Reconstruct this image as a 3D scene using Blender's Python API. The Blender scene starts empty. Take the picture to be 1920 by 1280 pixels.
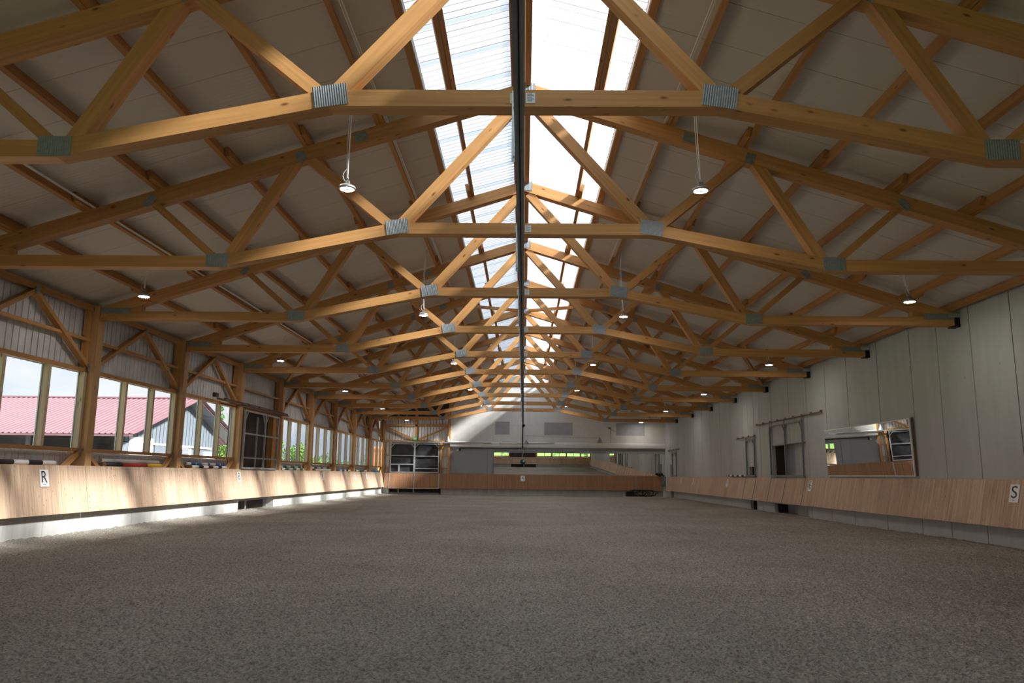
import bpy, bmesh, math, random
import numpy as np
from mathutils import Vector, Matrix

# ------------------------------------------------------------------ camera, sky, sun, exposure
scene = bpy.context.scene
COL = scene.collection
random.seed(7)
rng = np.random.default_rng(7)

PITCH, YAW, ROLL = 0.1700, 0.01645, 0.0107
cam_d = bpy.data.cameras.new('camera')
cam = bpy.data.objects.new('camera', cam_d)
COL.objects.link(cam)
cam_d.sensor_width = 36.0
cam_d.lens = 1458.4 * 36.0 / 1920.0
cam_d.clip_end = 800
fw = Vector((-math.sin(YAW) * math.cos(PITCH), math.cos(YAW) * math.cos(PITCH), math.sin(PITCH)))
rt = Vector((math.cos(YAW), math.sin(YAW), 0))
up = rt.cross(fw)
r2 = rt * math.cos(ROLL) + up * math.sin(ROLL)
u2 = up * math.cos(ROLL) - rt * math.sin(ROLL)
M = Matrix((r2, u2, -fw)).transposed().to_4x4()
M.translation = Vector((0.027, 0.0, 1.482))
cam.matrix_world = M
scene.camera = cam

vs = scene.view_settings
vs.view_transform = 'Standard'
vs.look = 'None'
vs.exposure = 0.50
vs.gamma = 1.0
vs.use_curve_mapping = False
scene.cycles.max_bounces = 10
scene.cycles.diffuse_bounces = 5
scene.cycles.transparent_max_bounces = 16
scene.cycles.sample_clamp_indirect = 6.0

world = bpy.data.worlds.new('sky')
scene.world = world
world.use_nodes = True
nt = world.node_tree
nt.nodes.clear()
def wn(t, **k):
    n = nt.nodes.new(t)
    for a, b in k.items():
        setattr(n, a, b)
    return n
w_out = wn('ShaderNodeOutputWorld')
w_bg = wn('ShaderNodeBackground')
w_tc = wn('ShaderNodeTexCoord')
w_map = wn('ShaderNodeMapping')
w_map.inputs['Scale'].default_value = (1.0, 1.0, 2.6)
w_no = wn('ShaderNodeTexNoise')
w_no.inputs['Scale'].default_value = 2.2
w_no.inputs['Detail'].default_value = 6
w_no.inputs['Roughness'].default_value = 0.55
w_rp = wn('ShaderNodeValToRGB')
w_rp.color_ramp.elements[0].position = 0.31
w_rp.color_ramp.elements[0].color = (0.50, 0.66, 0.90, 1)
w_rp.color_ramp.elements[1].position = 0.53
w_rp.color_ramp.elements[1].color = (0.95, 0.965, 1.0, 1)
nt.links.new(w_tc.outputs['Generated'], w_map.inputs['Vector'])
nt.links.new(w_map.outputs['Vector'], w_no.inputs['Vector'])
nt.links.new(w_no.outputs['Fac'], w_rp.inputs['Fac'])
nt.links.new(w_rp.outputs['Color'], w_bg.inputs['Color'])
w_bg.inputs['Strength'].default_value = 0.80
nt.links.new(w_bg.outputs['Background'], w_out.inputs['Surface'])

sun_d = bpy.data.lights.new('sun', 'SUN')
sun_d.energy = 18.0
sun_d.angle = math.radians(5.5)
sun_d.color = (1.0, 0.965, 0.90)
sun = bpy.data.objects.new('sun', sun_d)
COL.objects.link(sun)
SUN_DIR = Vector((-math.cos(math.radians(35.5)), 0.25, -math.sin(math.radians(35.5))))
sun.rotation_euler = SUN_DIR.to_track_quat('-Z', 'Y').to_euler()
sun.location = (40, -20, 40)

# ------------------------------------------------------------------ key dimensions (metres)
def T(k):
    return 3.678 + 4.992 * k
Y0, Y1 = -6.3, 58.6                      # end walls
XR = 10.58                               # right wall face
XP = -10.46                              # left post inner face
XF = -10.63                              # left framing inner face
XC = -10.83                              # left cladding
SL = 0.318                               # roof slope
def ztop(x):                             # top edge of the top chord
    return 8.80 - SL * abs(x)
def zroof(x):                            # underside of the roof sheets
    return 9.00 - SL * abs(x)

# ------------------------------------------------------------------ materials
MATS = {}
def new_mat(name):
    m = bpy.data.materials.new(name)
    m.use_nodes = True
    n = m.node_tree
    b = n.nodes['Principled BSDF']
    MATS[name] = m
    return m, n, b
def node(n, t, **k):
    x = n.nodes.new(t)
    for a, b in k.items():
        setattr(x, a, b)
    return x
def plain(name, col, rough=0.6, metal=0.0, var=0.06, scale=3.0, spec=0.3, emis=None, bump=0.0):
    m, n, b = new_mat(name)
    b.inputs['Roughness'].default_value = rough
    b.inputs['Metallic'].default_value = metal
    b.inputs['Specular IOR Level'].default_value = spec
    if var > 0:
        tc = node(n, 'ShaderNodeTexCoord')
        no = node(n, 'ShaderNodeTexNoise')
        no.inputs['Scale'].default_value = scale
        no.inputs['Detail'].default_value = 5
        n.links.new(tc.outputs['Object'], no.inputs['Vector'])
        rp = node(n, 'ShaderNodeValToRGB')
        rp.color_ramp.elements[0].position = 0.3
        rp.color_ramp.elements[1].position = 0.7
        rp.color_ramp.elements[0].color = tuple(c * (1 - var * 2) for c in col) + (1,)
        rp.color_ramp.elements[1].color = tuple(min(1, c * (1 + var)) for c in col) + (1,)
        n.links.new(no.outputs['Fac'], rp.inputs['Fac'])
        n.links.new(rp.outputs['Color'], b.inputs['Base Color'])
        if bump:
            bp = node(n, 'ShaderNodeBump')
            bp.inputs['Strength'].default_value = bump
            bp.inputs['Distance'].default_value = 0.01
            n.links.new(no.outputs['Fac'], bp.inputs['Height'])
            n.links.new(bp.outputs['Normal'], b.inputs['Normal'])
    else:
        b.inputs['Base Color'].default_value = tuple(col) + (1,)
    if emis:
        b.inputs['Emission Color'].default_value = tuple(emis[0]) + (1,)
        b.inputs['Emission Strength'].default_value = emis[1]
    return m
def wood(name, col, dark, knots=0.5, grain=1.0, axis=0, tint=0.16, chew=0.0):
    """timber: streaks along the beam's own long axis, dark knots, a shade of its own per piece"""
    m, n, b = new_mat(name)
    b.inputs['Roughness'].default_value = 0.55
    b.inputs['Specular IOR Level'].default_value = 0.25
    tc = node(n, 'ShaderNodeTexCoord')
    oi = node(n, 'ShaderNodeObjectInfo')
    off = node(n, 'ShaderNodeVectorMath', operation='MULTIPLY_ADD')
    cx = node(n, 'ShaderNodeCombineXYZ')
    for i in range(3):
        n.links.new(oi.outputs['Random'], cx.inputs[i])
    n.links.new(cx.outputs['Vector'], off.inputs[0])
    off.inputs[1].default_value = (37, 19, 23)
    n.links.new(tc.outputs['Object'], off.inputs[2])
    s = [22.0, 22.0, 22.0]; s[axis] = 0.7
    mp = node(n, 'ShaderNodeMapping')
    mp.inputs['Scale'].default_value = s
    n.links.new(off.outputs['Vector'], mp.inputs['Vector'])
    g = node(n, 'ShaderNodeTexNoise')
    g.inputs['Scale'].default_value = 1.0
    g.inputs['Detail'].default_value = 4
    n.links.new(mp.outputs['Vector'], g.inputs['Vector'])
    r = node(n, 'ShaderNodeValToRGB')
    r.color_ramp.elements[0].position = 0.5 - 0.25
    r.color_ramp.elements[1].position = 0.5 + 0.25
    lo = [c * (1 - 0.22 * grain) for c in col]
    hi = [min(1, c * (1 + 0.10 * grain)) for c in col]
    r.color_ramp.elements[0].color = (*lo, 1)
    r.color_ramp.elements[1].color = (*hi, 1)
    n.links.new(g.outputs['Fac'], r.inputs['Fac'])
    # knots
    s2 = [7.0, 7.0, 7.0]; s2[axis] = 2.6
    mp2 = node(n, 'ShaderNodeMapping')
    mp2.inputs['Scale'].default_value = s2
    n.links.new(off.outputs['Vector'], mp2.inputs['Vector'])
    v = node(n, 'ShaderNodeTexVoronoi')
    v.inputs['Scale'].default_value = 1.0
    n.links.new(mp2.outputs['Vector'], v.inputs['Vector'])
    kr = node(n, 'ShaderNodeValToRGB')
    kr.color_ramp.elements[0].position = 0.05
    kr.color_ramp.elements[1].position = 0.18
    kr.color_ramp.elements[0].color = (1, 1, 1, 1)
    kr.color_ramp.elements[1].color = (0, 0, 0, 1)
    n.links.new(v.outputs['Distance'], kr.inputs['Fac'])
    # only some cells carry a knot
    gt = node(n, 'ShaderNodeMath', operation='GREATER_THAN')
    gt.inputs[1].default_value = 1 - knots
    sp = node(n, 'ShaderNodeSeparateColor')
    n.links.new(v.outputs['Color'], sp.inputs['Color'])
    n.links.new(sp.outputs['Red'], gt.inputs[0])
    mu = node(n, 'ShaderNodeMath', operation='MULTIPLY')
    n.links.new(kr.outputs['Color'], mu.inputs[0])
    n.links.new(gt.outputs['Value'], mu.inputs[1])
    mx = node(n, 'ShaderNodeMix', data_type='RGBA')
    n.links.new(mu.outputs['Value'], mx.inputs['Factor'])
    n.links.new(r.outputs['Color'], mx.inputs['A'])
    mx.inputs['B'].default_value = (*dark, 1)
    # shade of the piece
    hs = node(n, 'ShaderNodeHueSaturation')
    mr = node(n, 'ShaderNodeMapRange')
    mr.inputs['To Min'].default_value = 1 - tint
    mr.inputs['To Max'].default_value = 1 + tint * 0.7
    n.links.new(oi.outputs['Random'], mr.inputs['Value'])
    n.links.new(mr.outputs['Result'], hs.inputs['Value'])
    n.links.new(mx.outputs['Result'], hs.inputs['Color'])
    n.links.new(hs.outputs['Color'], b.inputs['Base Color'])
    bp = node(n, 'ShaderNodeBump')
    bp.inputs['Strength'].default_value = 0.25
    bp.inputs['Distance'].default_value = 0.004
    n.links.new(g.outputs['Fac'], bp.inputs['Height'])
    n.links.new(bp.outputs['Normal'], b.inputs['Normal'])
    return m

W = wood('spruce beam', (0.53, 0.275, 0.102), (0.16, 0.055, 0.02), knots=0.5)
WP = wood('spruce purlin', (0.49, 0.24, 0.085), (0.15, 0.05, 0.02), knots=0.35)
WPOST = wood('spruce post', (0.60, 0.345, 0.165), (0.15, 0.06, 0.02), knots=0.4, axis=0)
WGREY = wood('weathered mullion timber', (0.60, 0.48, 0.325), (0.2, 0.13, 0.07), knots=0.4)

def kick_mat(name='kickboard planks', lo=(0.40, 0.265, 0.18, 1), hi=(0.65, 0.475, 0.35, 1)):
    m, n, b = new_mat(name)
    b.inputs['Roughness'].default_value = 0.6
    b.inputs['Specular IOR Level'].default_value = 0.2
    tc = node(n, 'ShaderNodeTexCoord')
    oi = node(n, 'ShaderNodeObjectInfo')
    sx = node(n, 'ShaderNodeSeparateXYZ')
    n.links.new(tc.outputs['Object'], sx.inputs['Vector'])
    d = node(n, 'ShaderNodeMath', operation='MULTIPLY'); d.inputs[1].default_value = 10.0
    n.links.new(sx.outputs['X'], d.inputs[0])
    f = node(n, 'ShaderNodeMath', operation='FLOOR')
    n.links.new(d.outputs['Value'], f.inputs[0])
    ad = node(n, 'ShaderNodeMath', operation='MULTIPLY_ADD')
    n.links.new(oi.outputs['Random'], ad.inputs[0]); ad.inputs[1].default_value = 900
    n.links.new(f.outputs['Value'], ad.inputs[2])
    wnz = node(n, 'ShaderNodeTexWhiteNoise', noise_dimensions='1D')
    n.links.new(ad.outputs['Value'], wnz.inputs['W'])
    # grain up the plank
    cmb = node(n, 'ShaderNodeCombineXYZ')
    n.links.new(oi.outputs['Random'], cmb.inputs['Y'])
    add = node(n, 'ShaderNodeVectorMath', operation='MULTIPLY_ADD')
    n.links.new(cmb.outputs['Vector'], add.inputs[0]); add.inputs[1].default_value = (1, 40, 1)
    n.links.new(tc.outputs['Object'], add.inputs[2])
    mp = node(n, 'ShaderNodeMapping'); mp.inputs['Scale'].default_value = (45, 1, 1.6)
    n.links.new(add.outputs['Vector'], mp.inputs['Vector'])
    g = node(n, 'ShaderNodeTexNoise'); g.inputs['Scale'].default_value = 1; g.inputs['Detail'].default_value = 4
    n.links.new(mp.outputs['Vector'], g.inputs['Vector'])
    mixv = node(n, 'ShaderNodeMath', operation='MULTIPLY_ADD')
    n.links.new(wnz.outputs['Value'], mixv.inputs[0]); mixv.inputs[1].default_value = 0.22
    n.links.new(g.outputs['Fac'], mixv.inputs[2])
    r = node(n, 'ShaderNodeValToRGB')
    r.color_ramp.elements[0].position = 0.30; r.color_ramp.elements[0].color = lo
    r.color_ramp.elements[1].position = 0.85; r.color_ramp.elements[1].color = hi
    n.links.new(mixv.outputs['Value'], r.inputs['Fac'])
    # hoof marks and knots: small dark specks in clusters
    mp2 = node(n, 'ShaderNodeMapping'); mp2.inputs['Scale'].default_value = (11, 1, 7)
    n.links.new(add.outputs['Vector'], mp2.inputs['Vector'])
    v = node(n, 'ShaderNodeTexVoronoi'); v.inputs['Scale'].default_value = 1
    n.links.new(mp2.outputs['Vector'], v.inputs['Vector'])
    lt = node(n, 'ShaderNodeMapRange'); lt.inputs['From Min'].default_value = 0.10; lt.inputs['From Max'].default_value = 0.20
    lt.inputs['To Min'].default_value = 1; lt.inputs['To Max'].default_value = 0
    n.links.new(v.outputs['Distance'], lt.inputs['Value'])
    cl = node(n, 'ShaderNodeTexNoise'); cl.inputs['Scale'].default_value = 1.3; cl.inputs['Detail'].default_value = 3
    n.links.new(add.outputs['Vector'], cl.inputs['Vector'])
    clr = node(n, 'ShaderNodeMapRange'); clr.inputs['From Min'].default_value = 0.44; clr.inputs['From Max'].default_value = 0.66
    n.links.new(cl.outputs['Fac'], clr.inputs['Value'])
    mm = node(n, 'ShaderNodeMath', operation='MULTIPLY')
    n.links.new(lt.outputs['Result'], mm.inputs[0]); n.links.new(clr.outputs['Result'], mm.inputs[1])
    mx = node(n, 'ShaderNodeMix', data_type='RGBA')
    n.links.new(mm.outputs['Value'], mx.inputs['Factor'])
    n.links.new(r.outputs['Color'], mx.inputs['A']); mx.inputs['B'].default_value = (0.15, 0.075, 0.04, 1)
    # broad grey dirt
    ds = node(n, 'ShaderNodeTexNoise'); ds.inputs['Scale'].default_value = 0.9; ds.inputs['Detail'].default_value = 6
    n.links.new(add.outputs['Vector'], ds.inputs['Vector'])
    dr = node(n, 'ShaderNodeMapRange'); dr.inputs['From Min'].default_value = 0.52; dr.inputs['From Max'].default_value = 0.8
    dr.inputs['To Max'].default_value = 0.5
    n.links.new(ds.outputs['Fac'], dr.inputs['Value'])
    mx2 = node(n, 'ShaderNodeMix', data_type='RGBA')
    n.links.new(dr.outputs['Result'], mx2.inputs['Factor'])
    n.links.new(mx.outputs['Result'], mx2.inputs['A']); mx2.inputs['B'].default_value = (0.30, 0.20, 0.13, 1)
    n.links.new(mx2.outputs['Result'], b.inputs['Base Color'])
    return m
KICK = kick_mat()
KICKF = kick_mat('reddish kickboard planks', (0.25, 0.125, 0.065, 1), (0.42, 0.23, 0.13, 1))

def sand_mat():
    m, n, b = new_mat('arena sand')
    b.inputs['Roughness'].default_value = 0.95
    b.inputs['Specular IOR Level'].default_value = 0.05
    tc = node(n, 'ShaderNodeTexCoord')
    a = node(n, 'ShaderNodeTexNoise'); a.inputs['Scale'].default_value = 34; a.inputs['Detail'].default_value = 6; a.inputs['Roughness'].default_value = 0.65
    n.links.new(tc.outputs['Object'], a.inputs['Vector'])
    r = node(n, 'ShaderNodeValToRGB')
    r.color_ramp.elements[0].position = 0.36; r.color_ramp.elements[0].color = (0.215, 0.192, 0.163, 1)
    r.color_ramp.elements[1].position = 0.62; r.color_ramp.elements[1].color = (0.56, 0.515, 0.445, 1)
    n.links.new(a.outputs['Fac'], r.inputs['Fac'])  # random clump tone, with shade of the low spots put into the colour
    c = node(n, 'ShaderNodeTexNoise'); c.inputs['Scale'].default_value = 0.35; c.inputs['Detail'].default_value = 5
    n.links.new(tc.outputs['Object'], c.inputs['Vector'])
    cr = node(n, 'ShaderNodeMapRange'); cr.inputs['From Min'].default_value = 0.3; cr.inputs['From Max'].default_value = 0.7
    cr.inputs['To Min'].default_value = 0.86; cr.inputs['To Max'].default_value = 1.1
    n.links.new(c.outputs['Fac'], cr.inputs['Value'])
    mu = node(n, 'ShaderNodeMix', data_type='RGBA', blend_type='MULTIPLY'); mu.inputs['Factor'].default_value = 1
    n.links.new(r.outputs['Color'], mu.inputs['A']); n.links.new(cr.outputs['Result'], mu.inputs['B'])
    n.links.new(mu.outputs['Result'], b.inputs['Base Color'])
    bp = node(n, 'ShaderNodeBump'); bp.inputs['Strength'].default_value = 1.0; bp.inputs['Distance'].default_value = 0.035
    n.links.new(a.outputs['Fac'], bp.inputs['Height'])
    n.links.new(bp.outputs['Normal'], b.inputs['Normal'])
    return m
SAND = sand_mat()

def panel_mat():
    """roof sandwich panel liner: faint ribs along the slope"""
    m, n, b = new_mat('roof liner sheet')
    b.inputs['Base Color'].default_value = (0.61, 0.57, 0.51, 1)
    b.inputs['Roughness'].default_value = 0.42
    b.inputs['Specular IOR Level'].default_value = 0.35
    tc = node(n, 'ShaderNodeTexCoord')
    w = node(n, 'ShaderNodeTexWave', wave_type='BANDS', bands_direction='Y')
    w.inputs['Scale'].default_value = 3.2
    n.links.new(tc.outputs['Object'], w.inputs['Vector'])
    bp = node(n, 'ShaderNodeBump'); bp.inputs['Strength'].default_value = 0.35; bp.inputs['Distance'].default_value = 0.006
    n.links.new(w.outputs['Fac'], bp.inputs['Height'])
    n.links.new(bp.outputs['Normal'], b.inputs['Normal'])
    return m
LINER = panel_mat()

def concrete_mat(name, col, streak=0.5):
    m, n, b = new_mat(name)
    b.inputs['Roughness'].default_value = 0.8
    b.inputs['Specular IOR Level'].default_value = 0.2
    tc = node(n, 'ShaderNodeTexCoord')
    geo = node(n, 'ShaderNodeObjectInfo')
    add = node(n, 'ShaderNodeVectorMath', operation='MULTIPLY_ADD')
    cx = node(n, 'ShaderNodeCombineXYZ')
    n.links.new(geo.outputs['Random'], cx.inputs['X'])
    n.links.new(cx.outputs['Vector'], add.inputs[0]); add.inputs[1].default_value = (50, 0, 0)
    n.links.new(tc.outputs['Object'], add.inputs[2])
    mp = node(n, 'ShaderNodeMapping'); mp.inputs['Scale'].default_value = (1.6, 1.6, 0.35)
    n.links.new(add.outputs['Vector'], mp.inputs['Vector'])
    a = node(n, 'ShaderNodeTexNoise'); a.inputs['Scale'].default_value = 2.2; a.inputs['Detail'].default_value = 7; a.inputs['Roughness'].default_value = 0.6
    n.links.new(mp.outputs['Vector'], a.inputs['Vector'])
    r = node(n, 'ShaderNodeValToRGB')
    r.color_ramp.elements[0].position = 0.28; r.color_ramp.elements[0].color = tuple(c * (1 - 0.22 * streak) for c in col) + (1,)
    r.color_ramp.elements[1].position = 0.62; r.color_ramp.elements[1].color = tuple(c * 1.04 for c in col) + (1,)
    n.links.new(a.outputs['Fac'], r.inputs['Fac'])
    p = node(n, 'ShaderNodeTexVoronoi'); p.inputs['Scale'].default_value = 1.6
    n.links.new(add.outputs['Vector'], p.inputs['Vector'])
    pr = node(n, 'ShaderNodeMapRange'); pr.inputs['From Min'].default_value = 0.015; pr.inputs['From Max'].default_value = 0.05
    pr.inputs['To Min'].default_value = 0.6; pr.inputs['To Max'].default_value = 1
    n.links.new(p.outputs['Distance'], pr.inputs['Value'])
    mu = node(n, 'ShaderNodeMix', data_type='RGBA', blend_type='MULTIPLY'); mu.inputs['Factor'].default_value = 1
    n.links.new(r.outputs['Color'], mu.inputs['A']); n.links.new(pr.outputs['Result'], mu.inputs['B'])
    n.links.new(mu.outputs['Result'], b.inputs['Base Color'])
    return m
WALLP = concrete_mat('grey wall panel', (0.44, 0.455, 0.45), 0.35)
JOINT = plain('dark joint filler', (0.07, 0.07, 0.065), 0.8, 0, 0.0)
CONC = concrete_mat('concrete plinth', (0.55, 0.55, 0.53), 0.9)
WHITEW = concrete_mat('white end wall', (0.66, 0.65, 0.63), 0.25)
GREYSHEET = plain('grey steel sheet', (0.30, 0.315, 0.34), 0.5, 0.0, 0.05, 0.8)
GREYPANE = plain('grey rooflight sheet in end wall', (0.36, 0.36, 0.39), 0.5, 0, 0.05, 2)
CLAD = plain('galvanised cladding', (0.70, 0.715, 0.75), 0.5, 0.05, 0.10, 1.2)
CLADO = plain('outer corrugated sheet', (0.115, 0.135, 0.165), 0.5, 0.1, 0.05, 1.0)
GALV = plain('galvanised steel', (0.50, 0.53, 0.56), 0.42, 0.55, 0.10, 14)
GALVD = plain('steel gate tube', (0.22, 0.235, 0.24), 0.45, 0.3, 0.06, 6)
PLATE = plain('nail plate steel', (0.25, 0.28, 0.30), 0.5, 0.25, 0.10, 22)
RAILM = plain('dark grey steel rail', (0.21, 0.225, 0.25), 0.5, 0.2, 0.08, 3)
RUST = plain('rusty brown track', (0.20, 0.115, 0.08), 0.7, 0.2, 0.15, 9)
BLACK = plain('black plastic', (0.012, 0.012, 0.014), 0.5, 0, 0.0)
DARK = plain('dark hoses', (0.02, 0.018, 0.018), 0.7, 0, 0.0)
DARKW = wood('dark boards stained and shaded', (0.065, 0.05, 0.042), (0.02, 0.015, 0.012), knots=0.2, axis=2, tint=0.3)  # stained door boards; on the gable top the dark colour stands for shade
MESHNET = plain('dark windbreak net', (0.035, 0.036, 0.042), 0.6, 0, 0.25, 2.5)
WHITE = plain('white paint', (0.80, 0.80, 0.79), 0.5, 0, 0.03, 5)
WHITECAB = plain('white cable', (0.75, 0.75, 0.74), 0.5, 0, 0.0)
SIGNW = plain('white sign plastic', (0.82, 0.82, 0.83), 0.4, 0, 0.0)
INK = plain('black ink', (0.02, 0.02, 0.022), 0.5, 0, 0.0)
BLACKP = plain('black pole paint', (0.03, 0.03, 0.034), 0.5, 0, 0.15, 20)
REDP = plain('red pole paint', (0.42, 0.035, 0.03), 0.5, 0, 0.15, 20)
YELP = plain('yellow pole paint', (0.80, 0.50, 0.02), 0.5, 0, 0.12, 20)
BLUEP = plain('blue pole paint', (0.03, 0.14, 0.40), 0.5, 0, 0.12, 20)
GREENP = plain('green pole paint', (0.03, 0.16, 0.07), 0.5, 0, 0.12, 20)
LBLUE = plain('light blue plastic', (0.05, 0.28, 0.62), 0.45, 0, 0.05, 5)
WOODEND = plain('cut wood', (0.42, 0.24, 0.11), 0.7, 0, 0.15, 30)
ALU = plain('lamp aluminium', (0.42, 0.42, 0.40), 0.4, 0.6, 0.06, 20)
LENS = plain('lamp lens', (1, 1, 1), 0.4, 0, 0.0, emis=((1.0, 0.94, 0.84), 150.0))
EXITG = plain('exit sign green', (0.01, 0.32, 0.13), 0.4, 0, 0.0, emis=((0.01, 0.5, 0.2), 0.35))
CONEM = plain('grey sheet cone', (0.24, 0.26, 0.28), 0.5, 0.3, 0.05, 6)
ROOFRED = plain('faded pink red roof sheet', (0.165, 0.088, 0.105), 0.55, 0, 0.05, 1)
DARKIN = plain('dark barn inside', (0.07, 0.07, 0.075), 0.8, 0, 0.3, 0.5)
GRASS = plain('meadow grass', (0.16, 0.30, 0.05), 0.9, 0, 0.25, 0.15)
PAVE = plain('pale yard gravel', (0.55, 0.53, 0.48), 0.9, 0, 0.1, 0.3)
LEAF = plain('leaf green', (0.13, 0.26, 0.045), 0.7, 0, 0.25, 1.4)
LEAFD = plain('fir green', (0.06, 0.15, 0.05), 0.7, 0, 0.25, 1.4)
BARK = plain('bark', (0.12, 0.08, 0.05), 0.9, 0, 0.2, 8)
ORANGE = plain('orange sheet', (0.75, 0.24, 0.06), 0.5, 0, 0.05, 0.5)
LABELW = plain('printed label', (0.70, 0.74, 0.80), 0.4, 0, 0.0)
LABELY = plain('yellowish label', (0.62, 0.62, 0.36), 0.4, 0, 0.0)
PRINT = plain('grey print', (0.22, 0.24, 0.27), 0.5, 0, 0.0)

def glass_mat():
    m, n, b = new_mat('window glass')
    n.nodes.remove(b)
    o = n.nodes['Material Output']
    t = node(n, 'ShaderNodeBsdfTransparent'); t.inputs['Color'].default_value = (0.96, 0.975, 0.97, 1)
    g = node(n, 'ShaderNodeBsdfGlossy'); g.inputs['Roughness'].default_value = 0.02
    lw = node(n, 'ShaderNodeLayerWeight'); lw.inputs['Blend'].default_value = 0.5
    fr = node(n, 'ShaderNodeMath', operation='POWER'); fr.inputs[1].default_value = 5.0
    n.links.new(lw.outputs['Facing'], fr.inputs[0])
    mx = node(n, 'ShaderNodeMixShader')
    n.links.new(fr.outputs['Value'], mx.inputs['Fac'])
    n.links.new(t.outputs['BSDF'], mx.inputs[1]); n.links.new(g.outputs['BSDF'], mx.inputs[2])
    n.links.new(mx.outputs['Shader'], o.inputs['Surface'])
    return m
GLASS = glass_mat()
def skylight_mat():
    m, n, b = new_mat('translucent corrugated sheet')
    n.nodes.remove(b)
    o = n.nodes['Material Output']
    t = node(n, 'ShaderNodeBsdfTransparent'); t.inputs['Color'].default_value = (0.93, 0.97, 1.0, 1)
    d = node(n, 'ShaderNodeBsdfTranslucent'); d.inputs['Color'].default_value = (0.60, 0.68, 0.80, 1)
    g = node(n, 'ShaderNodeBsdfGlossy'); g.inputs['Roughness'].default_value = 0.15
    g.inputs['Color'].default_value = (0.8, 0.85, 0.9, 1)
    lw = node(n, 'ShaderNodeLayerWeight'); lw.inputs['Blend'].default_value = 0.13
    mx = node(n, 'ShaderNodeMixShader'); mx.inputs['Fac'].default_value = 0.36
    n.links.new(t.outputs['BSDF'], mx.inputs[1]); n.links.new(d.outputs['BSDF'], mx.inputs[2])
    m2 = node(n, 'ShaderNodeMixShader')
    n.links.new(lw.outputs['Fresnel'], m2.inputs['Fac'])
    n.links.new(mx.outputs['Shader'], m2.inputs[1]); n.links.new(g.outputs['BSDF'], m2.inputs[2])
    n.links.new(m2.outputs['Shader'], o.inputs['Surface'])
    return m
SKYL = skylight_mat()
def mirror_mat():
    m, n, b = new_mat('mirror')
    b.inputs['Base Color'].default_value = (0.86, 0.88, 0.87, 1)
    b.inputs['Metallic'].default_value = 1
    b.inputs['Roughness'].default_value = 0.0
    return m
MIRROR = mirror_mat()

# ------------------------------------------------------------------ building helpers
def link(o, parent=None):
    COL.objects.link(o)
    if parent is not None:
        o.parent = parent
    return o
def mesh_obj(name, verts, faces, mat, parent=None, smooth=False, mats=None, fmat=None):
    me = bpy.data.meshes.new(name)
    me.from_pydata(verts, [], faces)
    if mats:
        for m in mats:
            me.materials.append(m)
        for p, i in zip(me.polygons, fmat):
            p.material_index = i
    else:
        me.materials.append(mat)
    if smooth:
        for p in me.polygons:
            p.use_smooth = True
    me.update()
    return link(bpy.data.objects.new(name, me), parent)
def from_mesh(name, me, parent=None):
    return link(bpy.data.objects.new(name, me), parent)
def tag(o, label=None, cat=None, group=None, kind=None):
    for k, v in (('label', label), ('category', cat), ('group', group), ('kind', kind)):
        if v:
            o[k] = v
    return o
def empty(name, loc=(0, 0, 0), rz=0.0):
    o = bpy.data.objects.new(name, None)
    o.location = loc
    o.rotation_euler = (0, 0, rz)
    o.empty_display_size = 0.2
    return link(o)
def struct(name, loc=(0, 0, 0)):
    o = empty(name, loc)
    o['kind'] = 'structure'
    return o
BOX_F = [(0, 3, 2, 1), (4, 5, 6, 7), (0, 1, 5, 4), (1, 2, 6, 5), (2, 3, 7, 6), (3, 0, 4, 7)]
def box_v(x0, x1, y0, y1, z0, z1):
    return [(x0, y0, z0), (x1, y0, z0), (x1, y1, z0), (x0, y1, z0), (x0, y0, z1), (x1, y0, z1), (x1, y1, z1), (x0, y1, z1)]
_cache = {}
def box(name, x0, x1, y0, y1, z0, z1, mat, parent=None):
    """box given by its extents; the mesh is centred on its object"""
    x0, x1 = min(x0, x1), max(x0, x1); y0, y1 = min(y0, y1), max(y0, y1); z0, z1 = min(z0, z1), max(z0, z1)
    dx, dy, dz = (x1 - x0) / 2, (y1 - y0) / 2, (z1 - z0) / 2
    key = ('b', round(dx, 4), round(dy, 4), round(dz, 4), mat.name, name)
    me = _cache.get(key)
    if me is None:
        me = bpy.data.meshes.new(name)
        me.from_pydata(box_v(-dx, dx, -dy, dy, -dz, dz), [], BOX_F)
        me.materials.append(mat)
        _cache[key] = me
    o = from_mesh(name, me, parent)
    o.location = (x0 + dx, y0 + dy, z0 + dz)
    return o
def beam(name, p0, p1, w, h, mat, parent=None, upv=(0, 0, 1)):
    """timber from p0 to p1 (centre line): local x along it, w across, h in the plane of upv"""
    p0, p1 = Vector(p0), Vector(p1)
    d = p1 - p0
    L = d.length
    ex = d / L
    ey = Vector(upv).cross(ex)
    if ey.length < 1e-4:
        ey = Vector((0, 1, 0)).cross(ex)
    ey.normalize()
    ez = ex.cross(ey)
    key = ('m', round(L, 3), round(w, 4), round(h, 4), mat.name, name)
    me = _cache.get(key)
    if me is None:
        me = bpy.data.meshes.new(name)
        me.from_pydata(box_v(-L / 2, L / 2, -w / 2, w / 2, -h / 2, h / 2), [], BOX_F)
        me.materials.append(mat)
        _cache[key] = me
    o = from_mesh(name, me, parent)
    mm = Matrix((ex, ey, ez)).transposed().to_4x4()
    mm.translation = (p0 + p1) / 2
    o.matrix_basis = mm
    return o
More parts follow.
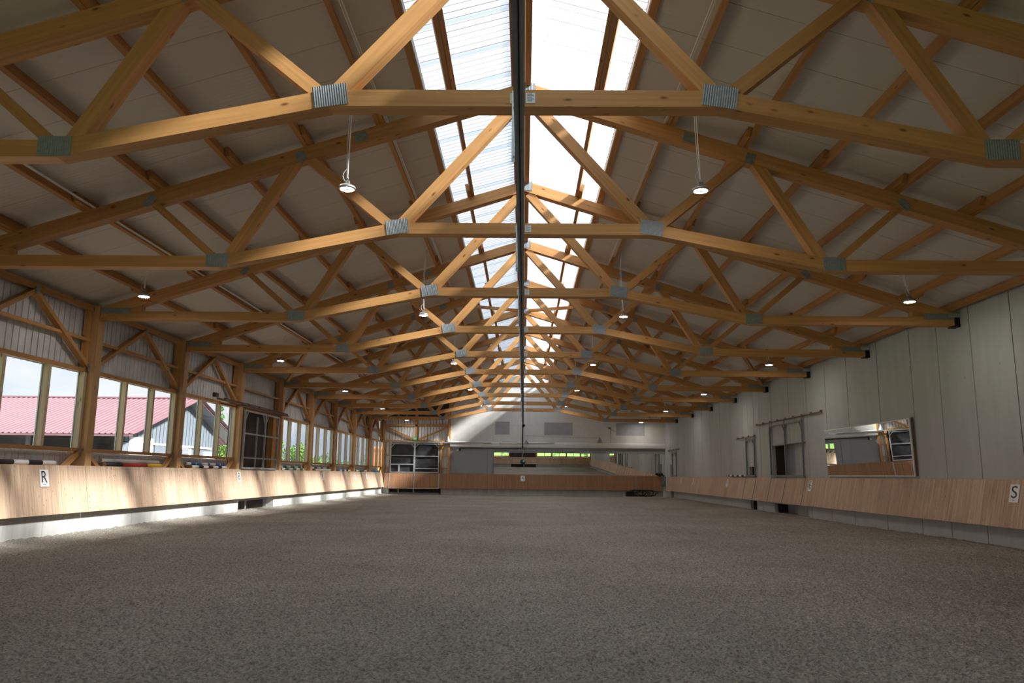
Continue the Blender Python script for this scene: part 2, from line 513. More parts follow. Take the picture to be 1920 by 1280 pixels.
def prism(name, pts, y0, y1, ang, mat, parent=None):
    """outline in the x-z plane, thick from y0 to y1; its own x axis lies along angle ang"""
    n = len(pts)
    cx = sum(p[0] for p in pts) / n; cz = sum(p[1] for p in pts) / n
    ca, sa = math.cos(ang), math.sin(ang)
    loc = [((x - cx) * ca + (z - cz) * sa, -(x - cx) * sa + (z - cz) * ca) for x, z in pts]
    area = sum(loc[i][0] * loc[(i + 1) % n][1] - loc[(i + 1) % n][0] * loc[i][1] for i in range(n))
    if area < 0:
        loc.reverse()
    h = (y1 - y0) / 2
    v = [(x, -h, z) for x, z in loc] + [(x, h, z) for x, z in loc]
    f = [tuple(range(n)), tuple(reversed(range(n, 2 * n)))] + [(i + n, (i + 1) % n + n, (i + 1) % n, i) for i in range(n)]
    o = mesh_obj(name, v, f, mat, parent)
    o.rotation_euler = (0, -ang, 0)
    o.location = (cx, (y0 + y1) / 2, cz)
    return o
def tube_mesh(pts, r, seg=6, closed=False):
    V, F = [], []
    P = [Vector(p) for p in pts]
    for i, p in enumerate(P):
        d = (P[min(i + 1, len(P) - 1)] - P[max(i - 1, 0)])
        d.normalize()
        a = d.cross(Vector((0, 0, 1)))
        if a.length < 1e-3:
            a = d.cross(Vector((0, 1, 0)))
        a.normalize()
        b = d.cross(a)
        rr = r[i] if isinstance(r, (list, tuple)) else r
        for s in range(seg):
            t = 2 * math.pi * s / seg
            V.append(tuple(p + a * math.cos(t) * rr + b * math.sin(t) * rr))
    for i in range(len(P) - 1):
        for s in range(seg):
            F.append((i * seg + s, i * seg + (s + 1) % seg, (i + 1) * seg + (s + 1) % seg, (i + 1) * seg + s))
    F.append(tuple(reversed(range(seg))))
    F.append(tuple(range((len(P) - 1) * seg, len(P) * seg)))
    return V, F
def tube(name, pts, r, mat, parent=None, seg=6):
    V, F = tube_mesh(pts, r, seg)
    return mesh_obj(name, V, F, mat, parent, smooth=seg > 6)
def lathe(name, prof, mat, parent=None, seg=24, smooth=True, axis='z'):
    V, F = [], []
    for r, z in prof:
        for s in range(seg):
            t = 2 * math.pi * s / seg
            V.append((r * math.cos(t), r * math.sin(t), z))
    for i in range(len(prof) - 1):
        for s in range(seg):
            F.append((i * seg + s, i * seg + (s + 1) % seg, (i + 1) * seg + (s + 1) % seg, (i + 1) * seg + s))
    F.append(tuple(reversed(range(seg))))
    F.append(tuple(range((len(prof) - 1) * seg, len(prof) * seg)))
    return mesh_obj(name, V, F, mat, parent, smooth=smooth)
def corrug(name, length, height, mat, parent, pitch=0.22, flat=0.186, depth=0.055):
    """vertical trapezoid cladding, length along local x, ribs pushed back along +y"""
    xs, ys = [], []
    x = 0.0
    g = (pitch - flat) / 4
    while x < length - 1e-6:
        for dx, yy in ((0, 0), (flat, 0), (flat + g, depth), (flat + 3 * g, depth)):
            if x + dx <= length:
                xs.append(x + dx); ys.append(yy)
        x += pitch
    xs.append(length); ys.append(0)
    n = len(xs)
    V = [(a, b, 0) for a, b in zip(xs, ys)] + [(a, b, height) for a, b in zip(xs, ys)]
    F = [(i, i + 1, n + i + 1, n + i) for i in range(n - 1)]
    return mesh_obj(name, V, F, mat, parent)
_copies = {}
def copy_tree(o, parent=None):
    c = o.copy()
    COL.objects.link(c)
    if parent is not None:
        c.parent = parent
    for ch in list(o.children):
        copy_tree(ch, c)
    return c

# ------------------------------------------------------------------ floor: raked sand
def vnoise(x, y, seed):
    """smooth value noise on arrays"""
    xi = np.floor(x).astype(np.int64); yi = np.floor(y).astype(np.int64)
    fx = x - xi; fy = y - yi
    fx = fx * fx * (3 - 2 * fx); fy = fy * fy * (3 - 2 * fy)
    def h(a, b):
        n = (a * 374761393 + b * 668265263 + seed * 1274126177) & 0x7fffffff
        n = ((n ^ (n >> 13)) * 1274126177) & 0x7fffffff
        n = (n ^ (n >> 16)) & 0xffff
        return n / 65535.0
    return (h(xi, yi) * (1 - fx) + h(xi + 1, yi) * fx) * (1 - fy) + (h(xi, yi + 1) * (1 - fx) + h(xi + 1, yi + 1) * fx) * fy
ys = [Y0]
while ys[-1] < Y1:
    y = ys[-1]
    ys.append(y + (0.16 if y < 4.0 else min(0.32, 0.0125 * (max(y, 5.0) / 5.8) ** 1.55)))
ys = np.array(ys)
NX = 760
xs = np.linspace(-10.75, 10.62, NX)
GX, GY = np.meshgrid(xs, ys)
H = (vnoise(GX / 0.06, GY / 0.06, 1) - 0.5) * 0.040 + (vnoise(GX / 0.03, GY / 0.03, 2) - 0.5) * 0.022
H += (vnoise(GX / 0.13, GY / 0.11, 3) - 0.5) * 0.022 + (vnoise(GX / 0.5, GY / 0.3, 4) - 0.5) * 0.03 + (vnoise(GX / 2.2, GY / 2.0, 5) - 0.5) * 0.04
# shallow harrow grooves running the length of the arena, swinging a little
sw = GX + 0.5 * np.sin(GY / 9.0)
H += 0.006 * np.sin(sw * 2 * math.pi / 0.32) * vnoise(GX / 1.5, GY / 3.0, 6)
H -= 0.022 * np.exp(-((GX + 2.1 + 0.9 * np.sin(GY / 11.0)) / 0.10) ** 2) + 0.022 * np.exp(-((GX - 1.5 + 0.6 * np.sin(GY / 8.0)) / 0.10) ** 2)
H *= np.where(GY > 25, 0.8, 1.0)
H += 0.085 * np.exp(-((GX + 10.6) / 0.4) ** 2) + 0.05 * np.exp(-((GX - 10.58) / 0.4) ** 2)
H -= 0.01
ny = len(ys)
co = np.stack([GX, GY, H], -1).reshape(-1, 3).astype(np.float32)
idx = np.arange(ny * NX).reshape(ny, NX)
quads = np.stack([idx[:-1, :-1], idx[:-1, 1:], idx[1:, 1:], idx[1:, :-1]], -1).reshape(-1, 4).astype(np.int32)
me = bpy.data.meshes.new('floor')
me.vertices.add(len(co)); me.vertices.foreach_set('co', co.ravel())
me.loops.add(quads.size); me.loops.foreach_set('vertex_index', quads.ravel())
me.polygons.add(len(quads)); me.polygons.foreach_set('loop_start', np.arange(0, quads.size, 4, dtype=np.int32))
me.polygons.foreach_set('loop_total', np.full(len(quads), 4, dtype=np.int32))
me.polygons.foreach_set('use_smooth', np.ones(len(quads), dtype=bool))
me.materials.append(SAND)
me.update(calc_edges=True)
floor = from_mesh('floor', me)
tag(floor, 'grey brown raked arena sand between the kickboards', kind='structure')
del co, quads, idx, GX, GY, H

ground = mesh_obj('ground', [(-260, -200, -0.25), (260, -200, -0.25), (260, 320, -0.25), (-260, 320, -0.25)], [(0, 1, 2, 3)], GRASS)
tag(ground, 'green meadow outside the hall', kind='structure')

# ------------------------------------------------------------------ roof (ceiling): liner panels, purlins, rooflights
ceil = struct('ceiling')
tag(ceil, 'pitched roof of taupe liner panels on timber purlins with a ridge rooflight strip')
SKX = 1.85
sl_ang = math.atan(SL)
def roof_pt(x, dz=0.0):
    return zroof(x) + dz
pan_me = {}
for sg in (-1, 1):
    xo, xi_ = 11.2, SKX
    w = 0.99
    V = []
    for x in (xo, xi_):
        for yy in (-w / 2, w / 2):
            V.append((sg * x, yy, zroof(x)))
    for x in (xo, xi_):
        for yy in (-w / 2, w / 2):
            V.append((sg * x, yy, zroof(x) + 0.1))
    F = [(0, 1, 3, 2), (4, 6, 7, 5), (0, 4, 5, 1), (2, 3, 7, 6), (0, 2, 6, 4), (1, 5, 7, 3)]
    if sg > 0:
        F = [tuple(reversed(f)) for f in F]
    me = bpy.data.meshes.new('roof_panel')
    me.from_pydata(V, [], F); me.materials.append(LINER)
    pan_me[sg] = me
    y = 0.05 - 6.5
    k = 0
    while y < Y1 + 0.4:
        o = from_mesh('roof_panel', me, ceil)
        o.location = (0, y, 0)
        y += 1.0
# backing sheet over the panel joints so no daylight leaks through them
for sg in (-1, 1):
    V = [(sg * 11.4, Y0 - .6, zroof(11.4) + 0.101), (sg * 11.4, Y1 + .6, zroof(11.4) + 0.101), (sg * SKX, Y1 + .6, zroof(SKX) + 0.101), (sg * SKX, Y0 - .6, zroof(SKX) + 0.101)]
    V += [(a, b, c + 0.03) for a, b, c in V]
    mesh_obj('roof_cover_sheet', V, BOX_F if sg > 0 else [tuple(reversed(f)) for f in BOX_F], CLADO, ceil)
# corrugated rooflight sheets: six waves each
SW = 1.06
def sky_sheet(sg):
    V, F = [], []
    N = 54
    x1 = SKX + 0.12
    for i in range(N + 1):
        yy = -0.02 + (SW + 0.09) * i / N
        dz = 0.024 * math.cos(yy / (SW / 6) * 2 * math.pi)
        V.append((sg * 0.02, yy, zroof(0) + 0.06 + dz)); V.append((sg * x1, yy, zroof(x1) + 0.14 + dz))
    for i in range(N):
        q = (2 * i, 2 * i + 2, 2 * i + 3, 2 * i + 1)
        F.append(q if sg < 0 else tuple(reversed(q)))
    me = bpy.data.meshes.new('rooflight_sheet')
    me.from_pydata(V, [], F); me.materials.append(SKYL)
    for p in me.polygons:
        p.use_smooth = True
    return me
for sg in (-1, 1):
    me = sky_sheet(sg)
    y = Y0 - 0.2
    i = 0
    while y < Y1:
        o = from_mesh('rooflight_sheet', me, ceil)
        o.location = (0, y, 0.004 * (i % 2))
        y += SW; i += 1
    # timber edge board of the rooflight
    beam('rooflight_edge_board', (sg * 1.92, Y0, zroof(1.92) - 0.03), (sg * 1.92, Y1, zroof(1.92) - 0.03), 0.12, 0.06, WP, ceil, upv=(sg * math.sin(sl_ang), 0, math.cos(sl_ang)))
# ridge cap profile in pale plastic
tube('ridge_cap', [(0.0, Y0, zroof(0) + 0.11), (0.0, Y1, zroof(0) + 0.11)], 0.10, WHITE, ceil, seg=8)
PURL = [1.37, 2.74, 4.08, 5.42, 6.80, 8.12, 9.45]
def purlin(x, y0, y1, w=0.08, h=0.185, lift=0.0):
    s = 1 if x > 0 else -1
    z = ztop(x) + 0.095 + lift
    beam('purlin', (x, y0, z), (x, y1, z), w, h, WP, ceil, upv=(s * math.sin(sl_ang), 0, math.cos(sl_ang)))
for sg in (-1, 1):
    for j, px in enumerate(PURL):
        for k in range(-2, 11):
            o_ = 0.042 if (k % 2) else -0.042
            ya = T(k) - 0.45 if k > -2 else Y0 + 0.05
            yb = T(k + 1) + 0.55 if k < 10 else Y1 - 0.02
            purlin(sg * (px + o_), ya, yb)
            if j == 0 and k <= 1:
                purlin(sg * (px - o_ * 1.2), ya + 0.5, yb - 0.6)
    ex = 10.36
    for k in range(-2, 11) if sg > 0 else ():
        purlin(sg * ex, (T(k) if k > -2 else Y0 + .05), T(k + 1) - 0.01 if k < 10 else Y1 - 0.02, 0.10, 0.15)
for x, w in ((0.055, 0.11), (-0.225, 0.07)):
    for k in range(-2, 11):
        beam('ridge_purlin', (x, T(k) if k > -2 else Y0 + .05, 8.83), (x, min(T(k + 1) - 0.01, Y1 - .02), 8.83), w, 0.2, WP, ceil)
# wind braces lying under the purlins in the door bay
for sg in (-1, 1):
    nodes = [(0.25, 6), (2.74, 5), (5.42, 6), (8.12, 5), (10.3, 6)]
    for (xa, ka), (xb, kb) in zip(nodes, nodes[1:]):
        beam('wind_brace', (sg * xa, T(ka) + 0.12 + (0.14 if ka == 5 else -0.14), ztop(xa) - 0.08), (sg * xb, T(kb) + 0.12 + (0.14 if kb == 5 else -0.14), ztop(xb) - 0.08), 0.12, 0.12, W, ceil)
# electric conduits clipped along some purlins
for x in (-2.66, 2.66, -8.03):
    s = 1 if x > 0 else -1
    for d in (0.0, 0.035):
        tube('conduit', [(x + s * (-0.06) + d, Y0 + 0.2, ztop(x) + 0.03), (x + s * (-0.06) + d, Y1 - 0.3, ztop(x) + 0.03)], 0.011, WHITECAB, ceil)

# ------------------------------------------------------------------ left wall: plinth, posts, framing, cladding, windows
wl = struct('wall_left')
tag(wl, 'timber framed left wall with galvanised cladding and a window band')
DOORBAY = 5
ZS0, ZS1 = 1.93, 2.01          # sill
ZL0, ZL1 = 3.83, 3.93          # lintel
for k in range(-2, 11):
    ya, yb = T(k), T(k + 1)
    if k == -2: ya = Y0
    if k == 10: yb = Y1
    pa, pb = ya + 0.28, yb
    # post
    if k >= -1:
        o = beam('post', (XP - 0.11, ya + 0.14, 0.62), (XP - 0.11, ya + 0.14, 5.50), 0.28, 0.22, WPOST, wl, upv=(1, 0, 0))
        beam('post_packing', (XF - 0.1, ya + 0.1, 0.62), (XF - 0.1, ya + 0.1, 5.5), 0.18, 0.16, WPOST, wl, upv=(1, 0, 0))
    beam('top_plate', (XF - 0.05, ya - 0.03, 5.43), (XF - 0.05, yb - 0.03, 5.43), 0.12, 0.14, W, wl)
    beam('rail', (XF - 0.05, pa, 4.63), (XF - 0.05, pb, 4.63), 0.10, 0.075, W, wl)
    # upper cladding
    c = corrug('cladding_sheet', yb - ya, 5.62 - ZL0, CLAD, wl)
    c.rotation_euler = (0, 0, math.pi / 2); c.location = (XC, ya, ZL0)
    beam('post_stud', (XF - 0.08, yb - 0.05, ZL1 if k != DOORBAY else 0.4), (XF - 0.08, yb - 0.05, 5.36), 0.10, 0.14, W, wl, upv=(1, 0, 0))
    if k == DOORBAY:
        continue
    # chevron braces under the top plate
    ym = (pa + pb) / 2 + 0.05
    for ye in (pa + 0.02, pb - 0.02):
        beam('brace', (XF - 0.03, ym, 5.34), (XF - 0.03, ye, 3.99), 0.15, 0.10, W, wl, upv=(0, 1, 0.2))
    box('gusset_plate', XF + 0.052, XF + 0.058, ym - 0.07, ym + 0.07, 5.27, 5.43, PLATE, wl)
    for ye in (pa + 0.03, pb - 0.08):
        box('gusset_plate', XF + 0.052, XF + 0.058, ye, ye + 0.09, 3.86, 4.06, PLATE, wl)
        box('gusset_plate', XF + 0.052, XF + 0.058, ye, ye + 0.09, 1.85, 2.0, PLATE, wl)
    # knee braces under the sill
    beam('knee_brace', (XF + 0.0, pa, 1.93), (XF + 0.0, pa + 1.05, 1.25), 0.10, 0.10, W, wl, upv=(0, 1, 0.2))
    beam('knee_brace', (XF + 0.0, pb, 1.93), (XF + 0.0, pb - 1.05, 1.25), 0.10, 0.10, W, wl, upv=(0, 1, 0.2))
    c = corrug('cladding_sheet', yb - ya, ZS0 - 0.45, CLAD, wl)
    c.rotation_euler = (0, 0, math.pi / 2); c.location = (XC, ya, 0.45)
    # window of three panes
    wnd = struct('window_%d' % (k + 3), (XF, ya, ZS1))
    tag(wnd, 'three pane timber window in the left wall, bay %d from the near end' % (k + 3))
    beam('lintel', (-0.06, pa - ya, (ZL0 + ZL1) / 2 - ZS1), (-0.06, yb - ya, (ZL0 + ZL1) / 2 - ZS1), 0.12, ZL1 - ZL0, W, wnd)
    beam('sill', (-0.06, pa - ya, (ZS0 - ZS1) / 2), (-0.06, yb - ya, (ZS0 - ZS1) / 2), 0.14, ZS1 - ZS0, W, wnd)
    clear0, clear1 = pa - ya, yb - ya
    mu = [(clear0, clear0 + 0.06)] + [(1.90, 2.0), (3.45, 3.55)] + [(clear1 - 0.11, clear1 - 0.01)]
    if k in (-2, 10):
        f = (clear1 - clear0) / 4.712
        mu = [(clear0, clear0 + .06), (clear0 + 1.62 * f, clear0 + 1.62 * f + .1), (clear0 + 3.17 * f, clear0 + 3.17 * f + .1), (clear1 - .11, clear1 - .01)]
    for i, (a, b_) in enumerate(mu):
        beam('mullion' if 0 < i < 3 else 'window_stud', (-0.06, (a + b_) / 2, 0), (-0.06, (a + b_) / 2, ZL0 - ZS1), b_ - a, 0.15, WGREY, wnd, upv=(1, 0, 0))
    for (a0, a1), (b0, b1) in zip(mu, mu[1:]):
        box('pane', -0.138, -0.132, a1 - 0.02, b0 + 0.02, -0.02, ZL0 - ZS1 + 0.02, GLASS, wnd)
        for yy in (a1, b0 - 0.02):
            box('pane_bead', -0.15, -0.125, yy, yy + 0.02, 0, ZL0 - ZS1, GALV, wnd)
# plinth in cast lengths, gap at the door
def plinth(y0, y1):
    n = max(1, round((y1 - y0) / 4.0))
    for i in range(n):
        a = y0 + (y1 - y0) * i / n; b_ = y0 + (y1 - y0) * (i + 1) / n
        box('plinth_length', -10.95, -10.465, a + 0.004, b_ - 0.004, -0.4, 0.62, CONC, wl)
plinth(Y0, 29.05); plinth(33.15, Y1)
# dark outer door closing the door bay, with its frame
for i in range(16):
    yy = 29.0 + i * (4.25 / 16)
    box('outer_door_board', -10.94, -10.91, yy, yy + 4.25 / 16 - 0.006, -0.2, ZL0 + 0.02, DARKW, wl)
box('outer_door_backing', -10.98, -10.942, 28.9, 33.35, -0.3, ZL0 + 0.1, DARKIN, wl)
for yy in (28.97, 33.2):
    beam('door_jamb', (-10.78, yy, -0.1), (-10.78, yy, ZL0), 0.09, 0.22, W, wl, upv=(1, 0, 0))
beam('door_lintel', (XF - 0.1, 28.92, ZL0 + .05), (XF - 0.1, 33.6, ZL0 + .05), 0.3, 0.10, W, wl)
box('door_sill', -10.9, -10.5, 29.0, 33.2, -0.2, 0.06, CONC, wl)

# ------------------------------------------------------------------ right wall: cast wall panels with door openings
wr = struct('wall_right')
tag(wr, 'right wall of tall grey concrete panels')
J = [-6.3, -4.6, -3.1, -1.6, -0.1, 1.4, 2.9, 4.4, 5.9, 7.4, 8.9, 10.45, 12.0, 13.55, 15.1, 16.73, 18.3, 19.8, 21.22, 23.23, 25.48, 27.36, 29.22, 31.2, 33.35, 35.14, 37.84, 40.0, 42.21, 44.45, 46.5, 48.88, 51.82, 54.2, 56.6, 58.6]
OPEN = [(29.52, 33.48, 2.80), (36.02, 37.0, 1.98), (55.85, 56.75, 2.35)]
def wall_piece(a, b, z0, z1):
    g = 0.015
    box('wall_panel', XR, XR + 0.16, a + g, b - g, z0, z1, WALLP, wr)
WT = 5.62
for a, b in zip(J, J[1:]):
    segs = [(a, b)]
    for oa, ob, oz in OPEN:
        lo, hi = max(a, oa), min(b, ob)
        if lo < hi:
            new = []
            for s0, s1 in segs:
                if s1 <= oa or s0 >= ob:
                    new.append((s0, s1)); continue
                if s0 < oa: new.append((s0, oa))
                if s1 > ob: new.append((ob, s1))
            segs = new
            wall_piece(lo, hi, oz, WT)
    for s0, s1 in segs:
        if s1 - s0 > 0.03:
            wall_piece(s0, s1, -0.4, WT)
box('panel_backing', XR + 0.165, XR + 0.2, Y0, OPEN[0][0] - 0.06, -0.4, WT, JOINT, wr)
box('panel_backing', XR + 0.165, XR + 0.2, 33.6, 35.95, -0.4, WT, JOINT, wr)
box('panel_backing', XR + 0.165, XR + 0.2, 37.08, 55.8, -0.4, WT, JOINT, wr)
box('panel_backing', XR + 0.165, XR + 0.2, 56.85, Y1, -0.4, WT, JOINT, wr)
box('panel_backing', XR + 0.165, XR + 0.2, 29.0, 34.0, 2.9, WT, JOINT, wr)
box('panel_backing', XR + 0.165, XR + 0.2, 35.9, 37.5, 2.1, WT, JOINT, wr)
box('panel_backing', XR + 0.165, XR + 0.2, 55.6, 57.0, 2.45, WT, JOINT, wr)
# lobby behind the wide opening
d1 = struct('door_1', (XR + 0.2, 29.5, 0))
tag(d1, 'wide door opening in the right wall with a pale grey leaf', )
box('reveal', -0.06, 0.9, 3.98, 4.06, -0.2, 2.9, DARKW, d1)
box('reveal', -0.06, 0.9, -0.08, 0.0, -0.2, 2.9, WALLP, d1)
box('soffit', -0.06, 0.9, -0.08, 4.06, 2.85, 2.93, WALLP, d1)
box('threshold', -0.2, 1.0, 0, 4.0, -0.4, 0.05, CONC, d1)
for i, (a, b, m_) in enumerate(((0.0, 1.05, WALLP), (1.07, 2.1, WALLP), (2.12, 3.15, GREYSHEET), (3.17, 3.98, GREYSHEET))):
    box('door_leaf_panel', 0.10 if i < 2 else 0.35, 0.14 if i < 2 else 0.39, a, b, 0.0, 2.86, m_, d1)
box('lobby_back', 1.0, 1.06, -0.1, 4.1, -0.3, 2.95, WALLP, d1)
box('lobby_roof', 0, 1.06, -0.1, 4.1, 2.93, 2.99, WALLP, d1)
d2 = struct('door_2', (XR + 0.2, 36.02, 0))
tag(d2, 'narrow door opening in the right wall')
box('reveal', -0.06, 0.5, 0.98, 1.05, -0.2, 2.1, DARKW, d2)
box('door_leaf_panel', 0.12, 0.16, 0.0, 0.72, 0, 2.1, WALLP, d2)
box('threshold', -0.2, 0.5, 0, 1.0, -0.4, 0.03, CONC, d2)
box('reveal', -0.06, 0.5, -0.07, 0.0, -0.2, 2.1, WALLP, d2)
box('soffit', -0.03, 0.5, -0.07, 1.05, 2.0, 2.08, WALLP, d2)
box('lobby_back', 0.42, 0.46, -0.07, 1.05, -0.3, 2.1, WALLP, d2)
d3 = struct('door_3', (XR + 0.2, 55.85, 0))
tag(d3, 'far narrow door opening in the right wall')
box('reveal', -0.06, 0.5, 0.9, 0.97, -0.2, 2.45, DARKW, d3)
box('door_leaf_panel', 0.12, 0.16, 0.0, 0.6, 0, 2.45, WALLP, d3)
box('reveal', -0.06, 0.5, -0.07, 0.0, -0.3, 2.45, WALLP, d3)
box('soffit', -0.03, 0.5, -0.07, 0.97, 2.38, 2.46, WALLP, d3)
box('threshold', -0.2, 0.5, 0, 0.9, -0.4, 0.03, CONC, d3)
box('lobby_back', 0.42, 0.46, -0.07, 0.97, -0.3, 2.45, WALLP, d3)

# ------------------------------------------------------------------ far end wall
wf = struct('wall_far')
tag(wf, 'far end wall: white upper wall, grey sheet band and a timber bay on the left')
XS = -5.47
# white wall in horizontal lifts, cut to the roof
def gable_strip(name, x0, x1, z0, z1, y0, y1, mat, par):
    pts = []
    def clipz(x): return min(z1, zroof(x) + 0.11)
    pts = [(x0, z0), (x1, z0)]
    xs_ = [x for x in (x1, 0.0, x0)]
    brk = (9.11 - z1) / SL
    cand = sorted({x1, x0, *(c for c in (brk, -brk, 0.0) if x0 < c < x1)}, reverse=True)
    for x in cand:
        z = clipz(x)
        if z > z0 + 1e-3:
            pts.append((x, z))
    out = []
    for p_ in pts:
        if p_ not in out: out.append(p_)
    return prism(name, out, y0, y1, 0, mat, par)
for i, (z0, z1) in enumerate(((3.95, 5.15), (5.155, 6.4), (6.405, 7.7), (7.705, 9.10))):
    brk = (9.11 - z0) / SL
    gable_strip('wall_lift', max(XS, -brk), min(10.62, brk), z0, z1, Y1, Y1 + 0.16, WHITEW, wf)
# bulged lower edge of the white wall
pts = [(0.16, 3.50), (-0.14, 3.50), (-0.17, 3.56), (-0.17, 3.76), (-0.12, 3.86), (-0.03, 3.94), (0.16, 3.95)]
V = [(XS, Y1 + a, z) for a, z in pts] + [(10.58, Y1 + a, z) for a, z in pts]
n_ = len(pts)
mesh_obj('lower_edge_moulding', V, [tuple(range(n_)), tuple(reversed(range(n_, 2 * n_)))] + [(i, i + n_, (i + 1) % n_ + n_, (i + 1) % n_) for i in range(n_)], WHITEW, wf)
# grey sheet band and the grey sliding leaf left of the mirror
for a, b in ((XS, -2.68), (-2.67, -2.2), (-2.19, 0.1), (0.11, 2.9), (2.91, 5.7), (5.71, 8.5), (8.51, 10.58)):
    box('grey_sheet', a, b - 0.012, Y1 - 0.02, Y1 + 0.1, 0.5, 3.5, GREYSHEET, wf)
for a, b, z0, z1 in ((-2.13, -1.05, 4.47, 5.43), (1.55, 3.68, 4.46, 5.40), (6.93, 9.06, 4.47, 5.41)):
    box('light_panel', a, b, Y1 - 0.012, Y1 + 0.01, z0, z1, GREYPANE, wf)
box('plinth_length', -6.1, -2.7, Y1 - 0.1, Y1 + 0.3, -0.4, 0.75, CONC, wf)
for a, b in ((-2.69, 0.1), (0.11, 2.9), (2.91, 5.7), (5.71, 10.58)):
    box('plinth_length', a, b, Y1 - 0.1, Y1 + 0.3, -0.4, 0.75, CONC, wf)
box('plinth_length', -10.7, -9.95, Y1 - 0.1, Y1 + 0.3, -0.4, 0.62, CONC, wf)
box('sheet_backing', XS, 10.6, Y1 + 0.11, Y1 + 0.15, -0.4, 3.9, DARKIN, wf)
# timber bay on the left
def fbox(name, x0, x1, z0, z1, m_, y0=Y1 - 0.06, y1=Y1 + 0.06):
    if (x1 - x0) > (z1 - z0):
        return beam(name, (x0, (y0 + y1) / 2, (z0 + z1) / 2), (x1, (y0 + y1) / 2, (z0 + z1) / 2), y1 - y0, z1 - z0, m_, wf)
    return beam(name, ((x0 + x1) / 2, (y0 + y1) / 2, z0), ((x0 + x1) / 2, (y0 + y1) / 2, z1), x1 - x0, y1 - y0, m_, wf, upv=(0, 1, 0))
fbox('post', -5.62, -5.46, 0.4, zroof(5.5), W, Y1 - 0.12, Y1 + 0.1)
fbox('post', -10.56, -10.38, 0.4, 5.4, W, Y1 - 0.12, Y1 + 0.1)
fbox('beam', -10.38, -5.62, 5.00, 5.18, W)
fbox('king_post', -8.14, -7.96, 4.0, 6.3, W)
fbox('beam', -10.38, -5.62, 3.84, 3.97, W)
fbox('stud', -10.02, -9.90, 0.6, 3.85, W, Y1 - 0.05, Y1 + 0.08)
fbox('stud', -6.22, -6.06, 0.6, 3.85, W, Y1 - 0.05, Y1 + 0.08)
for z in (2.80, 1.90):
    fbox('rail', -10.38, -10.02, z, z + 0.07, W)
    fbox('rail', -6.06, -5.62, z, z + 0.07, W)
beam('diagonal', (-10.40, Y1 - 0.09, 4.97), (-8.22, Y1 - 0.09, 4.02), 0.06, 0.13, W, wf)
beam('diagonal', (-5.64, Y1 - 0.09, 4.97), (-7.86, Y1 - 0.09, 4.02), 0.06, 0.13, W, wf)
beam('short_brace', (-6.08, Y1 - 0.07, 3.4), (-5.7, Y1 - 0.07, 3.84), 0.06, 0.1, W, wf)
c = corrug('cladding_sheet', 5.0, 1.9, CLAD, wf); c.location = (-10.5, Y1 + 0.1, 3.85)
for a, b in ((-10.5, -9.95), (-6.15, -5.55)):
    c = corrug('cladding_sheet', b - a, 3.4, CLAD, wf); c.location = (a, Y1 + 0.1, 0.45)
for i in range(20):                                             # unlit top of the gable, its shade put into the dark board colour
    x = -10.6 + i * 0.265
    box('gable_board', x, x + 0.258, Y1 + 0.12, Y1 + 0.15, 5.12, zroof(x + .13) + 0.12, DARKW, wf)
box('gable_backing', -10.7, XS, Y1 + 0.152, Y1 + 0.18, 3.8, 5.75, DARKIN, wf)
gable_strip('gable_backing', -10.4, XS, 5.75, 7.3, Y1 + 0.152, Y1 + 0.18, DARKIN, wf)
# the door behind the gate: dark boarded leaf
d4 = struct('door_4', (-9.9, Y1 + 0.25, 0))
tag(d4, 'dark boarded door behind the galvanised gate in the far left corner')
for i in range(14):
    box('door_board', i * 0.27, i * 0.27 + 0.264, 0, 0.03, -0.2, 3.9, DARKW, d4)
box('threshold', 0, 3.7, -0.35, 0.05, -0.4, 0.06, CONC, d4)
box('door_backing', -0.1, 3.9, 0.032, 0.06, -0.3, 4.0, DARKIN, d4)

# ------------------------------------------------------------------ near end wall (seen in the far mirror)
wnr = struct('wall_near')
tag(wnr, 'timber near end wall with a strip of windows, seen in the far mirror')
POSTX = [-10.6, -6.95, -4.72, -2.25, 2.05, 4.45, 6.72, 8.93, 10.5]
box('plinth_length', -10.6, -1.95, Y0 - 0.3, Y0, -0.4, 0.6, CONC, wnr)
box('plinth_length', 1.95, 10.6, Y0 - 0.3, Y0, -0.4, 0.6, CONC, wnr)
for i, x in enumerate(POSTX):
    beam('post', (x, Y0 - 0.1, 0.3), (x, Y0 - 0.1, zroof(x)), 0.2, 0.2, W, wnr, upv=(0, 1, 0))
for a, b in zip(POSTX, POSTX[1:]):
    if a == -2.25:
        for j in range(16):
            box('door_board', a + 0.1 + j * 0.2563, a + 0.1 + j * 0.2563 + 0.25, Y0 - 0.3, Y0 - 0.27, -0.2, 3.6, DARKW, wnr)
    else:
        c = corrug('cladding_sheet', b - a, 1.25, CLAD, wnr); c.location = (a, Y0 - 0.2, 0.45)
        beam('sill', (a, Y0 - 0.1, 1.72), (b, Y0 - 0.1, 1.72), 0.14, 0.08, W, wnr)
        box('pane', a + 0.1, b - 0.1, Y0 - 0.15, Y0 - 0.144, 1.76, 3.55, GLASS, wnr)
        beam('mullion', ((a + b) / 2, Y0 - 0.12, 1.76), ((a + b) / 2, Y0 - 0.12, 3.55), 0.07, 0.1, WGREY, wnr, upv=(0, 1, 0))
box('door_backing', -2.3, 2.1, Y0 - 0.36, Y0 - 0.32, -0.3, 3.7, DARKIN, wnr)
for z0, z1 in ((3.55, 5.2), (5.205, 7.0), (7.005, 9.10)):
    brk = (9.11 - z0) / SL
    gable_strip('cladding_sheet', max(-10.9, -brk), min(10.7, brk), z0, z1, Y0 - 0.28, Y0 - 0.24, CLAD, wnr)

